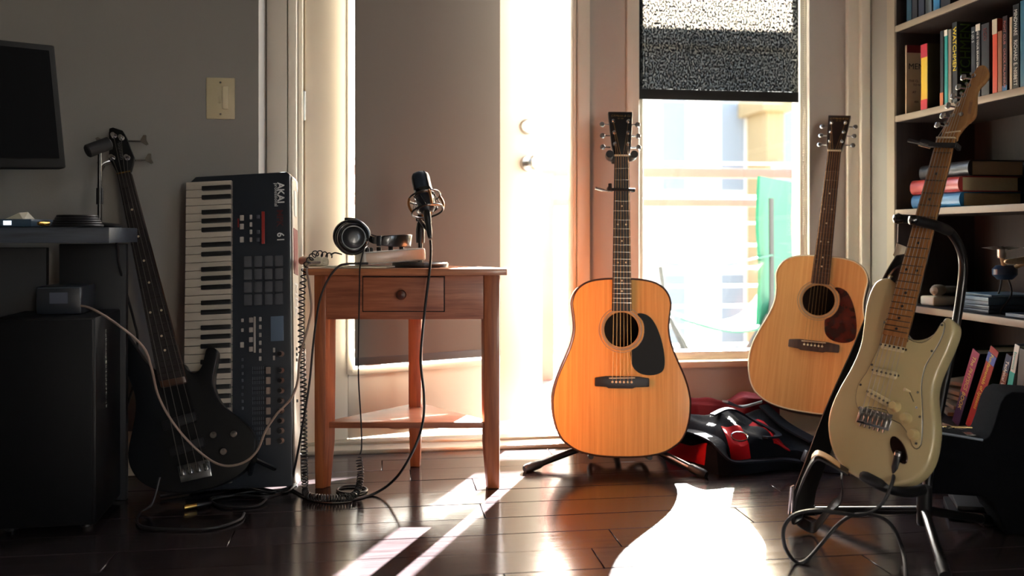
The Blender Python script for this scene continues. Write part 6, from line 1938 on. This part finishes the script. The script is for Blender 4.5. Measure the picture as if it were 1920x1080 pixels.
# ------------------------------------------------------------------ rucksack and jacket on the floor by the window
def bag_h(u, v):
    """u: -1..1 across, v: 0..1 front to back"""
    e = 1 - (abs(u) ** 3.0)
    f = (max(0.0, min(1.0, v * 1.25)) ** 0.55) * (1 - max(0, v - 0.75) ** 2 * 4)
    h = 0.045 + 0.095 * f
    h *= max(0.0, e) ** 0.6 * (1.0 - 0.32 * max(0.0, min(1.0, (u + 0.1) * 1.6)))
    h += 0.012 * math.sin(5.0 * u + 7 * v) * e + 0.010 * math.sin(11 * u - 4 * v + 1.0) * e * min(1, v * 5) + 0.006 * math.sin(23 * u + 17 * v) * e * min(1, v * 6)
    return max(0.002, h * min(1.0, v * 9 + 0.02))
BU0, BU1, BV0, BV1 = 0.455, 0.945, 2.56, 2.83
def bag_p(u, v, lift=0.0):
    xc = (BU0 + BU1) / 2 + u * (BU1 - BU0) / 2
    yc = BV0 + v * (BV1 - BV0) + 0.03 * math.sin(u * 4) + 0.26 * max(0.0, -u - 0.5)
    return CW(xc, yc, bag_h(u, v) + lift)
bo_ = CW((BU0 + BU1) / 2, BV0 + 0.1, 0)
bag = thing('rucksack', 'slumped navy-black rucksack with red panels on the floor under the window', 'bag', bo_)
L = lambda p: Vector(p) - bo_
NAVY = mat('bag_navy', rgb(17, 21, 28), 0.9, bump=0.5, bscale=160, spec=0.12)
REDC = mat('bag_red', rgb(176, 20, 30), 0.8, bump=0.3, bscale=200, spec=0.15)
def patch(u0, u1, v0, v1, nu, nv, lift, skew=0.0):
    vs = []; fs = []
    for j in range(nv + 1):
        for i in range(nu + 1):
            v = v0 + (v1 - v0) * j / nv
            u = u0 + (u1 - u0) * i / nu + skew * (j / nv)
            vs.append(L(bag_p(u, v, lift)))
    for j in range(nv):
        for i in range(nu):
            a = j * (nu + 1) + i
            fs.append((a, a + 1, a + nu + 2, a + nu + 1))
    n_top = len(vs)
    vs += [p - Vector((0, 0, 0.003)) for p in vs[:n_top]]
    edge = []
    for i in range(nu): edge.append((i, i + 1))
    for j in range(nv): edge.append((j * (nu + 1) + nu, (j + 1) * (nu + 1) + nu))
    for i in range(nu, 0, -1): edge.append((nv * (nu + 1) + i, nv * (nu + 1) + i - 1))
    for j in range(nv, 0, -1): edge.append((j * (nu + 1), (j - 1) * (nu + 1)))
    for a, b in edge:
        fs.append((b, a, a + n_top, b + n_top))
    return MB().add(vs, fs)
vs = []; fs = []
NU, NV = 60, 36
for j in range(NV + 1):
    for i in range(NU + 1):
        vs.append(L(bag_p(-1 + 2 * i / NU, j / NV)))
for j in range(NV):
    for i in range(NU):
        a = j * (NU + 1) + i
        fs.append((a, a + 1, a + NU + 2, a + NU + 1))
k0 = len(vs)
rim = [i for i in range(NU + 1)] + [j * (NU + 1) + NU for j in range(1, NV + 1)] + [NV * (NU + 1) + i for i in range(NU - 1, -1, -1)] + [j * (NU + 1) for j in range(NV - 1, 0, -1)]
for i in rim:
    p = vs[i].copy(); p.z = 0.0005
    vs.append(p)
nr = len(rim)
for k in range(nr):
    k2 = (k + 1) % nr
    fs.append((rim[k2], rim[k], k0 + k, k0 + k2))
fs.append(tuple(k0 + k for k in range(nr)))
MB().add(vs, fs).build('bag_body', NAVY, bag)
patch(-0.98, -0.62, 0.03, 0.16, 14, 6, 0.004, 0.05).build('red_panel', REDC, bag)
patch(0.22, 0.42, 0.10, 0.62, 8, 14, 0.004, -0.16).build('red_panel', REDC, bag)
patch(-0.34, -0.10, 0.06, 0.34, 10, 10, 0.004, -0.05).build('red_panel', REDC, bag)
WEB = mat('webbing', rgb(30, 34, 42), 0.9, bump=0.8, bscale=90, spec=0.1)
def strap(pts, w, name='shoulder_strap', m=WEB, lift=0.012):
    pl_ = smooth_path([bag_p(u, v, lift + l_) for u, v, l_ in pts], 6)
    ws = []
    for k in range(len(pl_)):
        t = pl_[min(k + 1, len(pl_) - 1)] - pl_[max(k - 1, 0)]
        s_ = t.cross(UP)
        ws.append(s_.normalized() * w)
    MB().ribbon([L(p) for p in pl_], ws, 0.006).build(name, m, bag, angle=60)
strap([(-0.95, 0.42, 0.02), (-0.7, 0.30, 0.01), (-0.5, 0.14, 0.006), (-0.36, 0.05, 0.004), (-0.1, 0.035, 0.004), (0.25, 0.03, 0.002), (0.5, 0.03, 0.0)], 0.042)
strap([(-0.45, 0.5, 0.01), (-0.2, 0.62, 0.012), (0.1, 0.55, 0.01), (0.35, 0.3, 0.004), (0.1, 0.10, 0.004)], 0.018, 'thin_strap')
strap([(0.3, 0.75, 0.01), (0.5, 0.55, 0.012), (0.75, 0.3, 0.006)], 0.045)
strap([(-0.2, 0.85, 0.02), (0.05, 0.95, 0.016), (0.3, 0.8, 0.012)], 0.02, 'thin_strap', mat('strap_grey', rgb(110, 118, 124), 0.5))
rc = bag_p(-0.2, 0.2, 0.016)
MB().tube([L(rc) + RIGHT * (0.024 * math.cos(t)) + (UP * 0.55 + FWD * 0.8) * (0.018 * math.sin(t)) for t in [2 * math.pi * k / 24 for k in range(24)]], 0.0022, 6, closed=True).build('metal_ring', CHROME, bag)
bk_ = bag_p(0.62, 0.04, 0.02)
MB().box(L(bk_), (0.045, 0.02, 0.035), Matrix.Rotation(0.4, 3, 'Y')).build('buckle', mat('buckle_grey', rgb(60, 68, 76), 0.35), bag, 0.004)
# dark red jacket behind, against the wall
jo = CW(0.62, 2.90, 0)
JK = mat('jacket_red', rgb(122, 18, 34), 0.6, bump=0.4, bscale=80)
vs = []; fs = []
NU, NV = 44, 14
for j in range(NV + 1):
    a = math.pi * j / NV
    for i in range(NU + 1):
        u = i / NU
        xc = 0.50 + 0.36 * u
        yc0 = 2.905 + 0.02 * u
        r = (0.030 + 0.012 * math.sin(9 * u + 1) + 0.006 * math.sin(21 * u)) * (max(0.05, math.sin(math.pi * min(1, max(0, u * 0.98 + 0.01)))) ** 0.35)
        zc = 0.112 + 0.025 * u + 0.008 * math.sin(7 * u)
        rr_ = r * (1 + 0.12 * math.sin(5 * a + 6 * u))
        vs.append(CW(xc, yc0 - math.cos(a) * rr_ * 0.9, zc + math.sin(a) * rr_) - jo)
for j in range(NV):
    for i in range(NU):
        a = j * (NU + 1) + i
        fs.append((a, a + 1, a + NU + 2, a + NU + 1))
# hang down to the floor in front and behind
k0 = len(vs)
for i in range(NU + 1):
    p = vs[i].copy(); p.z = 0.001; p -= FWD * 0.01
    vs.append(p)
for i in range(NU + 1):
    p = vs[NV * (NU + 1) + i].copy(); p.z = 0.001
    vs.append(p)
for i in range(NU):
    fs.append((k0 + i, k0 + i + 1, i + 1, i))
    b = NV * (NU + 1)
    fs.append((b + i, b + i + 1, k0 + NU + 1 + i + 1, k0 + NU + 1 + i))
    fs.append((k0 + i, k0 + NU + 1 + i, k0 + NU + 2 + i, k0 + i + 1))
jkt = MB().add(vs, fs).build('jacket', JK)
jkt.location = jo
tag(jkt, 'dark red cloth jacket bunched behind the rucksack against the wall', 'jacket')
